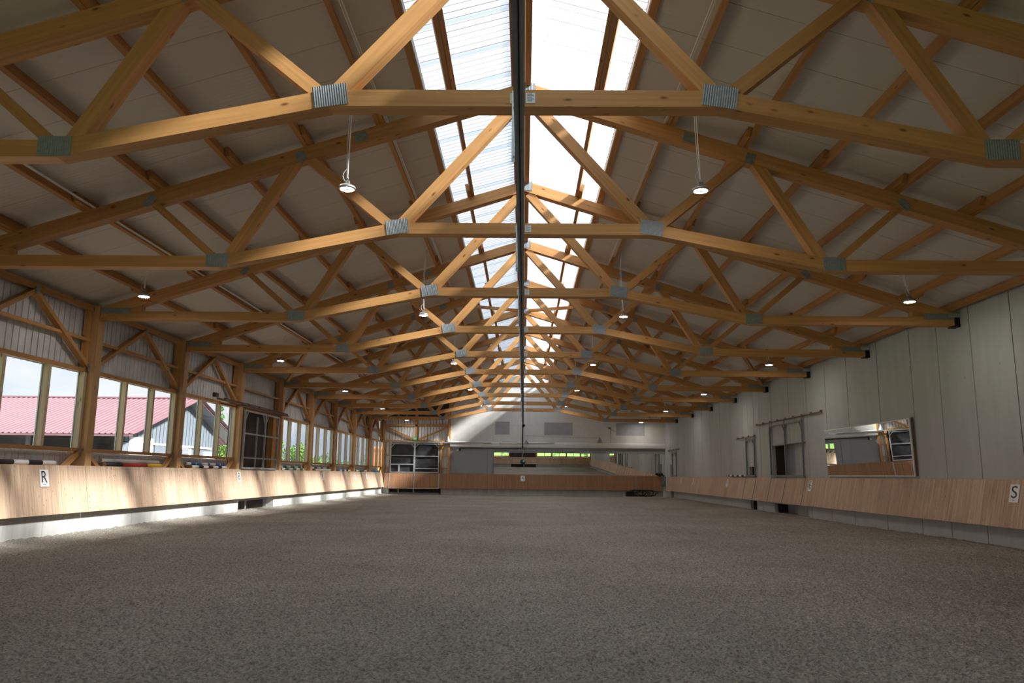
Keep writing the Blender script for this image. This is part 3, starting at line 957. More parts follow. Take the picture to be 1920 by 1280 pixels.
# ------------------------------------------------------------------ roof trusses
B_ = 5.16
def make_truss():
    root = empty('roof_truss', (0, T(1), B_))
    th = 0.24
    def z(v): return v - B_
    def pr(name, pts, ang, y0=0.0, y1=th, m_=W):
        return prism(name, [(x, z(zz)) for x, zz in pts], y0, y1, ang, m_, root)
    sA, sB = 2.35, 5.58                      # kinks of the bottom chord
    a1 = math.atan2(5.92 - 5.265, sB - sA)
    hb = 0.105
    # mitre direction at the kinks
    def kink(x, zc, half):                   # (top, bottom) points of the mitre
        t = half / 2 if False else a1 / 2
        return (x + hb * math.tan(t), zc + hb), (x - hb * math.tan(t), zc - hb)
    At, Ab = (sA + hb * math.tan(a1 / 2), 5.92 + hb), (sA - hb * math.tan(a1 / 2), 5.92 - hb)
    Bt, Bb = (sB + hb * math.tan(a1 / 2), 5.265 + hb), (sB - hb * math.tan(a1 / 2), 5.265 - hb)
    pr('tie_beam', [(-At[0], At[1]), (At[0], At[1]), (Ab[0], Ab[1]), (-Ab[0], Ab[1])], 0)
    for s in (-1, 1):
        e = 10.44
        pr('tie_beam', [(s * At[0], At[1]), (s * Bt[0], Bt[1]), (s * Bb[0], Bb[1]), (s * Ab[0], Ab[1])], -s * a1)
        pr('tie_beam', [(s * Bt[0], Bt[1]), (s * e, Bt[1]), (s * e, Bb[1]), (s * Bb[0], Bb[1])], 0)
        t0 = ztop(0); v = 0.275
        pr('top_chord', [(0, t0), (s * 10.44, ztop(10.44)), (s * 10.44, ztop(10.44) - v), (0, t0 - v)], -s * math.atan(SL))
        def web(p, q, h, y0=0.02, y1=0.22):
            p = (s * p[0], p[1]); q = (s * q[0], q[1])
            dx, dz = q[0] - p[0], q[1] - p[1]
            L = math.hypot(dx, dz); nx, nz = -dz / L * h / 2, dx / L * h / 2
            pr('web', [(p[0] + nx, p[1] + nz), (q[0] + nx, q[1] + nz), (q[0] - nx, q[1] - nz), (p[0] - nx, p[1] - nz)], math.atan2(dz, dx) if dx > 0 else math.atan2(-dz, -dx), y0, y1)
        web((2.28, 5.98), (0.10, 8.47), 0.20)
        web((2.48, 6.0), (4.06, 7.30), 0.17)
        web((5.42, 5.36), (4.26, 7.28), 0.19)
        web((5.68, 5.36), (6.92, 6.42), 0.13, 0.06, 0.18)
        pr('heel_block', [(s * 9.45, 5.36), (s * 10.44, 5.36), (s * 10.44, ztop(10.44) - 0.26), (s * 9.45, ztop(9.45) - 0.26)], 0, 0.01, 0.23)
        def plate(cx, cz, w, h, ang):
            # punched steel plate with fine upright ribs
            n = max(4, int(w / 0.014))
            V, F = [], []
            for i in range(n + 1):
                x = -w / 2 + w * i / n
                yy = -0.0045 if i % 2 else 0.0
                V += [(x, yy, -h / 2), (x, yy, h / 2)]
            for i in range(n):
                F.append((2 * i, 2 * i + 2, 2 * i + 3, 2 * i + 1))
            m0 = len(V)
            V += [(-w / 2, 0.012, -h / 2), (-w / 2, 0.012, h / 2), (w / 2, 0.012, h / 2), (w / 2, 0.012, -h / 2)]
            F += [(m0, 0, 1, m0 + 1), (2 * n, m0 + 3, m0 + 2, 2 * n + 1)]
            o = mesh_obj('nail_plate', V, F, PLATE, root)
            o.rotation_euler = (0, -ang, 0)
            o.location = (cx, -0.008, z(cz))
        plate(s * 2.33, 5.945, 0.41, 0.27, -s * a1 * 0.75)
        plate(s * 5.60, 5.29, 0.40, 0.25, 0)
        plate(s * 4.17, 7.29, 0.17, 0.20, -s * math.atan(SL))
        plate(s * 6.93, 6.42, 0.14, 0.24, s * 0.75)
        plate(s * 3.06, 7.69, 0.23, 0.17, -s * math.atan(SL))
        plate(s * 10.08, 5.38, 0.72, 0.15, 0)
        if s < 0:
            plate(0.04, 8.66, 0.30, 0.24, 0)
    # end shoe on the right-hand wall
    prism('end_shoe', [(10.40, z(5.13)), (10.57, z(5.13)), (10.57, z(5.42)), (10.44, z(5.42)), (10.44, z(5.15)), (10.40, z(5.15))], -0.01, 0.25, 0, BLACK, root)
    prism('steel_bracket', [(10.30, z(5.36)), (10.57, z(5.36)), (10.57, z(5.46)), (10.30, z(5.46))], -0.03, -0.008, 0, GALV, root)
    # type labels in the middle of the tie beam
    lb = box('type_label', 0.02, 0.13, -0.008, -0.002, z(5.855), z(5.985), LABELW, root)
    for i in range(5):
        box('print_line', -0.04, 0.02 + 0.02 * (i % 2), -0.006, -0.002, 0.045 - i * 0.021, 0.053 - i * 0.021, PRINT, lb)
    box('type_label', -0.17, -0.12, -0.008, -0.002, z(5.85), z(5.98), LABELY, root)
    return root
ORD = ['first', 'second', 'third', 'fourth', 'fifth', 'sixth', 'seventh', 'eighth', 'ninth', 'tenth', 'eleventh']
truss = make_truss()
TR = [truss]
for k in range(2, 11):
    c = copy_tree(truss)
    c.location = (0, T(k), B_)
    TR.append(c)
for i, c in enumerate(TR):
    if i == 0:
        lab = 'nearest timber roof truss, its kinked tie beam crossing the top of the hall'
    elif i == 9:
        lab = 'farthest timber roof truss, tenth from the camera, hanging just before the white end wall'
    else:
        lab = 'timber roof truss with nail plates, %s counting from the camera' % ORD[i]
    tag(c, lab, 'truss', 'timber roof trusses')

# ------------------------------------------------------------------ kickboards
def kick_panel_mesh(length, width, mat):
    k_ = ('k', round(length, 3), round(width, 3), mat.name)
    if k_ in _cache:
        return _cache[k_]
    xs_, ys_ = [], []
    n = int(round(length / 0.1))
    p = length / n
    for i in range(n):
        xs_ += [i * p + 0.003, i * p + p - 0.003]
        ys_ += [0, 0]
        if i < n - 1:
            xs_ += [(i + 1) * p]
            ys_ += [0.007]
    n2 = len(xs_)
    V = [(a, b, 0) for a, b in zip(xs_, ys_)] + [(a, b, width) for a, b in zip(xs_, ys_)]
    F = [(i, i + 1, n2 + i + 1, n2 + i) for i in range(n2 - 1)]
    m0 = len(V)
    V += [(xs_[0], 0.03, 0), (xs_[-1], 0.03, 0), (xs_[-1], 0.03, width), (xs_[0], 0.03, width)]
    F += [(m0, m0 + 3, m0 + 2, m0 + 1), (0, n2, m0 + 3, m0), (n2 - 1, m0 + 1, m0 + 2, 2 * n2 - 1)]
    F += [tuple([m0 + 1] + list(range(n2 - 1, -1, -1)) + [m0])]
    F += [tuple([m0 + 3] + list(range(n2, 2 * n2)) + [m0 + 2])]
    me = bpy.data.meshes.new('plank_panel')
    me.from_pydata(V, [], F); me.materials.append(mat)
    _cache[k_] = me
    return me
def kick_run(root, p_top0, dirv, lean, cuts, z_top, z_bot, mat=KICK):
    """plank panels along dirv; the foot stands `lean` further into the arena than the top"""
    d = Vector(dirv)
    inward = Vector((d.y, -d.x, 0))           # panel front faces this way
    slope = Vector((0, 0, z_top - z_bot)) - inward * lean
    width = slope.length
    ez = slope.normalized()
    ey = ez.cross(d)
    for a, b in zip(cuts, cuts[1:]):
        me = kick_panel_mesh(b - a - 0.008, width, mat)
        o = from_mesh('plank_panel', me, root)
        base = Vector(p_top0) + d * a + inward * lean
        mm = Matrix((d, ey, ez)).transposed().to_4x4()
        mm.translation = Vector((base.x, base.y, z_bot))
        o.matrix_basis = root.matrix_world.inverted() @ mm
# left: runs along +y, faces +x
kl = empty('kickboard', (XP, 0, 0.5))
bpy.context.view_layer.update()
cuts = [Y0 + 0.2] + [y for y in (-1.3, 3.7, 8.7, 13.6, 18.65, 23.65, 28.95, 33.05, 38.6, 43.6, 48.6, 53.6)] + [58.12]
kick_run(kl, (XP + 0.015, 0, 0), (0, 1, 0), 0.20, cuts, 1.592, 0.525)
tag(kl, 'sunlit pale plank kickboard running below the windows', 'kickboard', 'kickboards round the arena')
for a, b in zip(cuts, cuts[1:]):
    beam('bearer', (XP - 0.08, a + .02, 1.05 - 0.5), (XP - 0.08, b - .02, 1.05 - 0.5), 0.10, 0.14, W, kl).location.x = -0.0
for ch in kl.children:
    if ch.name.startswith('bearer'):
        ch.location.x = 0.03
        ch.location.z = 0.45
# right: runs along -y so that it faces -x
kr_ = empty('kickboard', (XR - 0.05, 0, 0.49))
bpy.context.view_layer.update()
cutsr = [-57.3, -54.5, -49.2, -43.5, -37.38, -35.78, -33.62, -31.72, -29.55, -24.5, -19.5, -14.5, -9.5, -4.5, 0.5, 5.85]
kick_run(kr_, (XR - 0.045, 0, 0), (0, -1, 0), 0.24, cutsr, 1.50, 0.492)
tag(kr_, 'brown hoof marked plank kickboard along the grey panel wall', 'kickboard', 'kickboards round the arena')
# steel edges round the gate sections of the right kickboard
def edge_r(y, root=kr_):
    beam('steel_edge', (0.0, y, 1.505 - 0.49), (-0.245, y, 0.49 - 0.49), 0.035, 0.012, GALVD, root, upv=(1, 0, 0.25))
for y in (29.55, 31.72, 33.62, 35.78, 37.38):
    edge_r(y)
for a, b in ((29.55, 33.62), (35.78, 37.38)):
    beam('steel_edge', (-0.245, a, -0.005), (-0.245, b, -0.005), 0.05, 0.03, GALVD, kr_)
    beam('steel_edge', (0.0, a, 1.012), (0.0, b, 1.012), 0.05, 0.02, GALVD, kr_)
# far: runs along +x, faces -y
kf = empty('kickboard', (0, Y1 - 0.3, 0.45))
bpy.context.view_layer.update()
cutsf = [-10.3, -9.9, -8.02, -6.22, -2.7, 0.1, 2.9, 5.7, 8.5, 10.2]
kick_run(kf, (0, Y1 - 0.22, 0), (1, 0, 0), 0.2, cutsf, 1.535, 0.455, KICKF)
tag(kf, 'reddish brown plank kickboard below the long mirror on the end wall', 'kickboard', 'kickboards round the arena')
for x in (-9.92, -8.06, -6.24):
    beam('steel_edge', (x, 0.07, 1.54 - 0.45), (x, -0.13, 0.0), 0.06, 0.012, GALV, kf, upv=(0, -1, 0.2))
beam('steel_edge', (-9.92, -0.13, -0.01), (-6.24, -0.13, -0.01), 0.03, 0.03, GALV, kf)
# near: runs along -x, faces +y
kn = empty('kickboard', (0, Y0 + 0.2, 0.5))
bpy.context.view_layer.update()
kick_run(kn, (0, Y0 + 0.1, 0), (-1, 0, 0), 0.2, [-10.2, -6.7, -2.0, 2.0, 6.7, 10.2], 1.56, 0.5)
tag(kn, 'plank kickboard on the near end wall, seen reflected in the long mirror', 'kickboard', 'kickboards round the arena')

# ------------------------------------------------------------------ gates (sliding frames)
def bar(name, p, q, w, m_, par):
    return beam(name, p, q, w, w, m_, par)
def right_gate(y0, y1, zt, rail0, rail1, zr, mids, label):
    g = empty('sliding_gate', (XR - 0.07, y0, 1.53))
    def P(y, zz, dx=0.0): return (dx, y - y0, zz - 1.53)
    ups = [y0] + mids + [y1]
    for y in ups:
        bar('upright', P(y, 1.535), P(y, zt), 0.06, GALVD, g)
    bar('bottom_bar', P(y0, 1.56), P(y1, 1.56), 0.07, GALVD, g)
    bar('head_bar', P(y0, zt - 0.03), P(y1, zt - 0.03), 0.05, GALVD, g)
    for i, y in enumerate(ups):
        for sgn in (-1, 1):
            if (i == 0 and sgn < 0) or (i == len(ups) - 1 and sgn > 0):
                continue
            bar('corner_strut', P(y, zt - 0.42), P(y + sgn * 0.25, zt - 0.05), 0.035, GALVD, g)
    r = bar('track', P(rail0, zr, 0.0), P(rail1, zr, 0.0), 0.042, RUST, g)
    n = int((rail1 - rail0) / 0.9)
    for i in range(n + 1):
        y = rail0 + 0.1 + i * (rail1 - rail0 - 0.2) / max(1, n)
        box('track_clip', -0.02, 0.05, y - y0 - 0.03, y - y0 + 0.03, zr - 1.53 - 0.01, zr - 1.53 + 0.07, GALVD, g)
    for y in ups:
        bar('hanger_rod', P(y, zt - 0.02), P(y, zr), 0.025, GALVD, g)
    tag(g, label, 'gate', 'sliding gates')
    return g
g1 = right_gate(29.66, 33.53, 3.66, 27.62, 35.49, 3.80, [31.62], 'wide grey sliding gate frame with two bays on the panel wall next to the mirror')
g2 = right_gate(35.86, 37.16, 3.22, 35.74, 38.72, 3.34, [], 'narrow grey sliding gate frame on the panel wall beyond the wide one')
g3 = right_gate(54.25, 55.72, 3.14, 53.27, 57.12, 3.31, [], 'farthest narrow sliding gate frame near the end wall corner')
# small notice above the narrow opening
nb = box('notice', XR - 0.012, XR - 0.004, 36.48, 36.62, 2.08, 2.26, SIGNW)
tag(nb, 'small white notice inside the narrow gate frame', 'notice')
box('notice_print', -0.008, -0.004, -0.045, 0.045, -0.05, 0.06, PRINT, nb)
lt = tube('steel_edge_line', [(XR - 0.01, 29.5, 2.82), (XR - 0.01, 33.55, 2.82)], 0.015, GALVD)
lt.parent = g1; lt.matrix_parent_inverse = Matrix.Translation((-(XR - 0.07), -29.66, -1.53)); lt.name = 'opening_edge'

# left gate: galvanised frame in the door bay
gl = empty('sliding_gate', (-10.42, 29.05, 1.58))
def PL(y, zz): return (0, y - 29.05, zz - 1.58)
y0, y1, zt = 29.05, 33.05, 3.80
for y in (y0, 31.4, y1):
    bar('upright', PL(y, 1.6), PL(y, zt), 0.07, GALV, gl)
bar('inner_upright', PL(30.45, 1.6), PL(30.45, 3.62), 0.05, GALV, gl)
for zz, w in ((1.63, 0.07), (2.02, 0.05), (2.92, 0.05), (zt - 0.03, 0.06)):
    bar('cross_bar', PL(y0, zz), PL(y1, zz), w, GALV, gl)
for y, s in ((y0, 1), (31.4, -1), (31.4, 1), (y1, -1)):
    bar('corner_strut', PL(y, zt - 0.5), PL(y + s * 0.32, zt - 0.05), 0.035, GALV, gl)
bar('track', PL(26.3, 3.95), PL(34.4, 3.95), 0.06, RUST, gl)
bar('track', PL(27.0, 4.02), PL(34.2, 4.02), 0.03, RUST, gl)
for i in range(7):
    y = 27.0 + i * 1.2
    box('track_clip', -0.05, 0.03, y - 29.05 - 0.03, y - 29.05 + 0.03, 3.93 - 1.58, 4.03 - 1.58, RUST, gl)
box('track_end_block', -0.12, 0.0, 26.15 - 29.05, 26.4 - 29.05, 4.0 - 1.58, 4.14 - 1.58, DARKW, gl)
box('lower_leaf_bar', -0.3, -0.26, 0.0, 4.0, 0.40 - 1.58, 0.46 - 1.58, GALV, gl)
for y in (30.5, 32.9):
    bar('lower_upright', (-0.28, y - 29.05, 0.02 - 1.58), (-0.28, y - 29.05, 0.44 - 1.58), 0.05, GALV, gl)
tag(gl, 'galvanised sliding gate frame with glazed look bars in the window wall door bay', 'gate', 'sliding gates')
gl['label'] = 'galvanised sliding gate frame in the dark doorway of the window wall'
# red tape marker hanging at the gate
# far left gate
gf = empty('sliding_gate', (-9.9, Y1 - 0.18, 1.58))
def PF(x, zz): return (x + 9.9, 0, zz - 1.58)
for x, w in ((-9.88, 0.07), (-8.10, 0.12), (-6.30, 0.07)):
    beam('upright', PF(x, 1.58), PF(x, 3.80), w, 0.06, GALV, gf, upv=(0, 1, 0))
for x0, x1, zz, w in ((-9.88, -8.1, 2.83, 0.05), (-9.88, -8.1, 2.19, 0.07), (-8.1, -6.3, 2.80, 0.05), (-8.1, -6.3, 1.90, 0.05), (-9.88, -6.3, 1.61, 0.07), (-9.88, -6.3, 3.70, 0.05)):
    bar('cross_bar', PF(x0, zz), PF(x1, zz), w, GALV, gf)
beam('short_upright', PF(-9.24, 1.62), PF(-9.24, 2.16), 0.11, 0.05, GALV, gf, upv=(0, 1, 0))
for x, s in ((-9.86, 1), (-8.12, -1), (-8.08, 1), (-6.32, -1)):
    bar('corner_strut', PF(x, 3.42), PF(x + s * 0.28, 3.72), 0.04, GALV, gf)
bar('track', PF(-10.0, 3.83), PF(-3.0, 3.83), 0.08, GALV, gf)
V, F = [], []
NXg, NZg = 18, 10
for i in range(NXg + 1):
    for j in range(NZg + 1):
        V.append((3.55 * i / NXg, 0.05 + 0.02 * math.sin(i * 1.3) * math.sin(j * 0.9 + i * .4), 0.05 + 2.1 * j / NZg))
for i in range(NXg):
    for j in range(NZg):
        a = i * (NZg + 1) + j
        F.append((a, a + NZg + 1, a + NZg + 2, a + 1))
mesh_obj('windbreak_net', V, F, MESHNET, gf, smooth=True)
for x, w in ((-9.24, 0.1), (-8.1, 0.1)):
    beam('lower_upright', PF(x, 0.05), PF(x, 0.48), w, 0.05, GALVD, gf, upv=(0, 1, 0))
bar('lower_bar', PF(-9.9, 0.1), PF(-6.25, 0.1), 0.06, GALVD, gf)
tag(gf, 'galvanised double gate frame with dark net in the far left corner', 'gate', 'sliding gates')

# ------------------------------------------------------------------ mirrors
def tilted_quad_box(name, pts, thick, mat, parent):
    """pts: 4 corners of the front face, counter-clockwise seen from the front"""
    a, b, c, d = [Vector(p) for p in pts]
    n = (b - a).cross(d - a).normalized()
    back = [p - n * thick for p in (a, b, c, d)]
    V = [tuple(p) for p in (a, b, c, d)] + [tuple(p) for p in back]
    F = [(0, 1, 2, 3), (7, 6, 5, 4), (0, 4, 5, 1), (1, 5, 6, 2), (2, 6, 7, 3), (3, 7, 4, 0)]
    return mesh_obj(name, V, F, mat, parent)
mr = empty('wall_mirror', (10.5, 24.3, 1.57))
TX = 0.055
# front faces -x: seen from the arena, far end is on the left
ymid = 24.35
hz = 1.52
for ya, yb in ((2.98, 0.93), (0.925, -1.12), (-1.125, -2.98)):
    tilted_quad_box('mirror_pane', [(0, ya, 0.02), (0, yb, 0.02), (-TX, yb, hz), (-TX, ya, hz)], 0.006, MIRROR, mr)
bar('frame_bar', (0.02, 3.0, 0.0), (0.02, -3.0, 0.0), 0.03, WHITE, mr)
bar('frame_bar', (-TX + 0.02, 3.0, hz + 0.01), (-TX + 0.02, -3.0, hz + 0.01), 0.03, WHITE, mr)
bar('frame_bar', (0.02, 3.0, 0.0), (-TX + 0.02, 3.0, hz), 0.03, GALVD, mr)
bar('frame_bar', (0.02, -3.0, 0.0), (-TX + 0.02, -3.0, hz), 0.04, WHITE, mr)
beam('side_board', (0.05, -3.05, 0.0), (0.02, -3.05, hz + 0.05), 0.02, 0.06, RUST, mr, upv=(1, 0, 0))
tag(mr, 'tilted wall mirror on the grey panel wall above the kickboard', 'mirror', 'arena mirrors')
mf = empty('wall_mirror', (0, Y1 - 0.08, 1.55))
TY = 0.033
hz2 = 1.575
edges = [-2.2, 0.1, 2.9, 5.7, 8.5, 10.54]
for a, b in zip(edges, edges[1:]):
    tilted_quad_box('mirror_pane', [(a, 0, 0), (b - 0.004, 0, 0), (b - 0.004, -TY, hz2), (a, -TY, hz2)], 0.006, MIRROR, mf)
bar('frame_bar', (-2.23, 0.01, -0.02), (10.55, 0.01, -0.02), 0.03, WHITE, mf)
bar('frame_bar', (-2.22, 0.01, 0), (-2.22, 0.0 - TY, hz2), 0.03, GALVD, mf)
tag(mf, 'long low mirror across the end wall reflecting the near end of the hall', 'mirror', 'arena mirrors')

# ------------------------------------------------------------------ overhead rail under the ridge, with hangers
rl = empty('overhead_rail', (-0.045, 0, 5.11))
prof = [(-0.055, 0.0), (-0.018, 0.0), (-0.018, 0.012), (-0.006, 0.012), (-0.006, 0.13), (0.006, 0.13), (0.006, 0.012), (0.018, 0.012), (0.018, 0.0), (0.055, 0.0), (0.055, 0.02), (0.035, 0.035), (0.035, 0.15), (-0.035, 0.15), (-0.035, 0.035), (-0.055, 0.02)]
cuts_r = [3.0] + [T(k) + 2.5 for k in range(1, 11, 2)] + [57.6]
for a, b in zip(cuts_r, cuts_r[1:]):
    n_ = len(prof)
    V = [(x, a + 0.003, z) for x, z in prof] + [(x, b - 0.003, z) for x, z in prof]
    F = [tuple(range(n_)), tuple(reversed(range(n_, 2 * n_)))] + [(i, i + n_, (i + 1) % n_ + n_, (i + 1) % n_) for i in range(n_)]
    mesh_obj('rail_length', V, F, RAILM, rl)
for k in range(1, 11):
    hg = box('hanger_strip', -0.10, -0.045, T(k) - 0.012, T(k) - 0.006, 0.0, 0.90, GALV, rl)
    box('bolt', -0.012, 0.012, -0.012, -0.003, 0.22, 0.245, RAILM, hg)
    box('bolt', -0.012, 0.012, -0.012, -0.003, -0.40, -0.375, RAILM, hg)
    box('clamp', -0.06, 0.04, T(k) - 0.03, T(k) + 0.03, 0.14, 0.19, GALVD, rl)
box('trolley', -0.07, 0.07, 56.9, 57.2, -0.18, 0.0, BLACK, rl)
box('end_motor', -0.02, 0.16, 56.9, 57.05, -0.12, 0.02, BLACK, rl)
tag(rl, 'dark grey steel rail hung under the ridge the length of the hall', 'rail')

dp = tube('drain_pipe', [(-0.06, Y1 - 0.28, 5.15), (-0.06, Y1 - 0.28, 3.48)], 0.045, BLACK, None, 8)
tag(dp, 'black angled pipe on the end wall from the rail to the grey sheet', 'pipe')
tube('pipe_run', [(-0.06, Y1 - 0.28, 3.46), (-4.72, Y1 - 0.28, 3.42)], 0.04, BLACK, dp, 8)
tube('pipe_drop', [(-4.72, Y1 - 0.28, 3.42), (-4.72, Y1 - 0.28, 3.20)], 0.05, BLACK, dp, 8)
tube('pipe_clip', [(-0.06, Y1 - 0.28, 5.12), (0.08, Y1 - 0.6, 5.12)], 0.03, BLACK, dp, 6)

# ------------------------------------------------------------------ high-bay lights
def make_light():
    root = empty('high_bay_light', (0, 0, 0))
    # base of the thing: the glowing underside
    hs = lathe('housing', [(0.118, 0.0), (0.140, 0.012), (0.142, 0.035), (0.12, 0.05), (0.075, 0.06), (0.06, 0.09), (0.03, 0.10)], ALU, root, 28)
    V, F = [], []
    for i in range(24):                                     # cooling fins round the housing
        t = 2 * math.pi * i / 24
        c, s = math.cos(t), math.sin(t)
        k = len(V)
        px, py = -s * 0.004, c * 0.004
        for r, z in ((0.065, 0.055), (0.138, 0.04), (0.12, 0.062), (0.065, 0.085)):
            V += [(c * r + px, s * r + py, z), (c * r - px, s * r - py, z)]
        F += [(k, k + 2, k + 4, k + 6), (k + 7, k + 5, k + 3, k + 1), (k + 2, k + 3, k + 5, k + 4), (k + 4, k + 5, k + 7, k + 6)]
    mesh_obj('cooling_fins', V, F, ALU, root)
    lathe('lens_ring', [(0.036, -0.002), (0.112, -0.002), (0.114, 0.004), (0.034, 0.004)], LENS, root, 32)
    lathe('sensor_hub', [(0.0, -0.008), (0.030, -0.008), (0.035, 0.0), (0.035, 0.006)], ALU, root, 20)
    box('driver', -0.035, 0.035, -0.03, 0.03, 0.09, 0.15, GALVD, root)
    hk = [(0.0, 0, 0.15)]
    for i in range(9):
        t = -math.pi / 2 + i * math.pi * 1.5 / 8
        hk.append((0.016 * math.cos(t), 0, 0.19 + 0.022 * math.sin(t)))
    tube('hook', hk, 0.005, GALV, root, 6)
    lp = [(0.06, 0, 0.06)]
    for i in range(8):
        t = i / 7
        lp.append((-0.07 * math.sin(t * math.pi) - 0.02 * (1 - t), 0.0, 0.12 + 0.26 * t))
    tube('feed_loop', lp[1:], 0.005, WHITECAB, root, 5)
    return root
def ups_cable(root, top, wob):
    pts = []
    for i in range(9):
        t = i / 8
        pts.append((top[0] * t + wob * math.sin(t * math.pi), top[1] * t, 0.2 + (top[2] - 0.2) * t))
    tube('suspension_cable', pts, 0.009, WHITECAB, root, 6)
    pts = [(x - 0.022 * math.sin(i / 8 * math.pi) - 0.012, y, z_) for i, (x, y, z_) in enumerate(pts)]
    tube('feed_cable', pts, 0.0055, WHITECAB, root, 5)
light0 = make_light()
first = True
for row, (xl, ya, zl, nm) in enumerate(((-2.95, 12.3, 6.08, 'inner row left of the rail'), (2.92, 12.3, 6.08, 'inner row right of the rail'), (-8.62, 17.1, 5.38, 'outer row on the window side'), (8.62, 17.1, 5.38, 'outer row on the panel wall side'))):
    for i in range(5):
        L_ = light0 if first else copy_tree(light0)
        first = False
        z_ = zl + (0.06 if row < 2 and i == 0 else 0)
        L_.location = (xl, ya + 10.08 * i, z_)
        tag(L_, 'round lit high-bay lamp, %s in the %s' % (['nearest', 'second', 'third', 'fourth', 'farthest'][i], nm), 'lamp', 'hanging high-bay lamps')
        LIGHTS = globals().setdefault('LIGHTS', [])
        LIGHTS.append((L_, xl, z_))
for i, (L_, xl, z_) in enumerate(LIGHTS):
    s = 1 if xl > 0 else -1
    tx = xl * 0.985
    ups_cable(L_, (tx - xl, 0.0, zroof(tx) + 0.01 - z_), random.uniform(-0.04, 0.05))

# ------------------------------------------------------------------ letter signs
def letter_sign(ch, base, ex, ez, w, h, label, pale=False):
    """base: bottom centre of the board, ex: reading direction, ez: up the board"""
    ex = Vector(ex).normalized(); ez = Vector(ez).normalized(); ey = ez.cross(ex)
    root = mesh_obj('letter_sign', box_v(-w / 2, w / 2, -0.012, 0.0, 0, h), BOX_F, SIGNW)
    mm = Matrix((ex, ey, ez)).transposed().to_4x4(); mm.translation = Vector(base)
    root.matrix_world = mm
    if ch:
        cu = bpy.data.curves.new('letter', 'FONT')
        cu.body = ch; cu.size = h * 0.92; cu.align_x = 'CENTER'; cu.extrude = 0.001
        to = bpy.data.objects.new('letter', cu)
        COL.objects.link(to)
        bpy.context.view_layer.update()
        me = bpy.data.meshes.new_from_object(to.evaluated_get(bpy.context.evaluated_depsgraph_get()))
        bpy.data.objects.remove(to)
        xs_ = [v.co.x for v in me.vertices]; zs_ = [v.co.y for v in me.vertices]
        x0_, x1_, z0_, z1_ = min(xs_), max(xs_), min(zs_), max(zs_)
        for v in me.vertices:
            x, z, y = (v.co.x - x0_) / (x1_ - x0_), (v.co.y - z0_) / (z1_ - z0_), v.co.z
            v.co = ((x - 0.5) * w * (0.62 if ch != 'I' else .2), -0.0135 + (-0.001 if y > 0 else 0.001), h * (0.24 + 0.68 * z))
        me.materials.clear(); me.materials.append(INK)
        from_mesh('letter', me, root)
    box('small_print', -w * 0.16, w * 0.16, -0.0135, -0.011, h * 0.105, h * 0.135, PRINT, root)
    tag(root, label, 'sign', 'arena letter signs')
    return root
# point on the board face at a height: left board / right board
def lb_pt(y, z):
    t = (1.592 - z) / (1.592 - 0.525)
    return (XP + 0.015 + 0.20 * t + 0.004, y, z)
def rb_pt(y, z):
    t = (1.50 - z) / (1.50 - 0.492)
    return (XR - 0.045 - 0.24 * t - 0.004, y, z)
lez = (-0.20, 0, 1.067); rez = (0.24, 0, 1.008)
for ch, y, lab in (('R', 17.0, 'white sign with black letter R on the sunlit kickboard'), ('B', 28.75, 'white sign with black letter B by the gate of the window wall'),
                   ('P', 40.75, 'small distant white sign with letter P on the sunlit kickboard'), ('F', 48.6, 'distant white sign with letter F on the sunlit kickboard'), ('', 52.2, 'blank looking white sign nearest the far end of the sunlit kickboard')):
    letter_sign(ch, lb_pt(y, 1.125), (0, 1, 0), lez, 0.31, 0.37, lab)
for ch, y, lab in (('S', 16.98, 'white sign with black letter S on the brown kickboard'), ('E', 28.93, 'white sign with black letter E by the wide gate and mirror'),
                   ('V', 40.6, 'white sign with letter V below the striped pole on the panel wall side'), ('K', 48.8, 'small white sign with letter K towards the far corner of the panel wall'), ('', 52.4, 'pale blank sign beside the far corner on the brown kickboard')):
    letter_sign(ch, rb_pt(y, 1.02), (0, -1, 0), rez, 0.32, 0.385, lab)
letter_sign('A', (-0.03, Y1 - 0.22 - 0.2 * (1.535 - 1.06) / 1.08 - 0.004, 1.06), (1, 0, 0), (0, 0.2, 1.08), 0.30, 0.38, 'white sign with black letter A in the middle of the end wall kickboard')

# ------------------------------------------------------------------ jump poles behind the kickboard
def jump_pole(y0, y1, x, z, bands, label, r=0.05):
    """bands: list of (material, share)"""
    mats, fm, V, F = [], [], [], []
    seg = 10
    tot = sum(b for _, b in bands)
    y = y0
    L = y1 - y0
    rings = [(y0, None)]
    for m_, sh in bands:
        rings.append((rings[-1][0] + L * sh / tot, m_))
    cy = (y0 + y1) / 2
    for yy, _ in rings:
        for s in range(seg):
            t = 2 * math.pi * s / seg
            V.append((r * math.cos(t), yy - cy, r * math.sin(t)))
    for i in range(len(rings) - 1):
        m_ = rings[i + 1][1]
        if m_ not in mats: mats.append(m_)
        for s in range(seg):
            F.append((i * seg + s, (i + 1) * seg + s, (i + 1) * seg + (s + 1) % seg, i * seg + (s + 1) % seg)); fm.append(mats.index(m_))
    mats.append(WOODEND)
    F.append(tuple(range(seg))); fm.append(len(mats) - 1)
    n_ = (len(rings) - 1) * seg
    F.append(tuple(reversed(range(n_, n_ + seg)))); fm.append(len(mats) - 1)
    o = mesh_obj('jump_pole', V, F, None, None, mats=mats, fmat=fm)
    for p in o.data.polygons: p.use_smooth = len(p.vertices) == 4
    o.location = (x, cy, z)
    tag(o, label, 'pole', 'painted jump poles')
    return o
SH = 1.588                                       # poles lie on a ledge behind the board
shelf_root = empty('pole_ledge', (XP - 0.17, 15.0, SH))
for k in range(1, 11):
    if k == DOORBAY: continue
    box('ledge_board', -0.165, 0.14, T(k) + 0.29 - 15.0, min(T(k + 1) - 0.12, Y1 - .2) - 15.0, -0.03, 0.0, W, shelf_root)
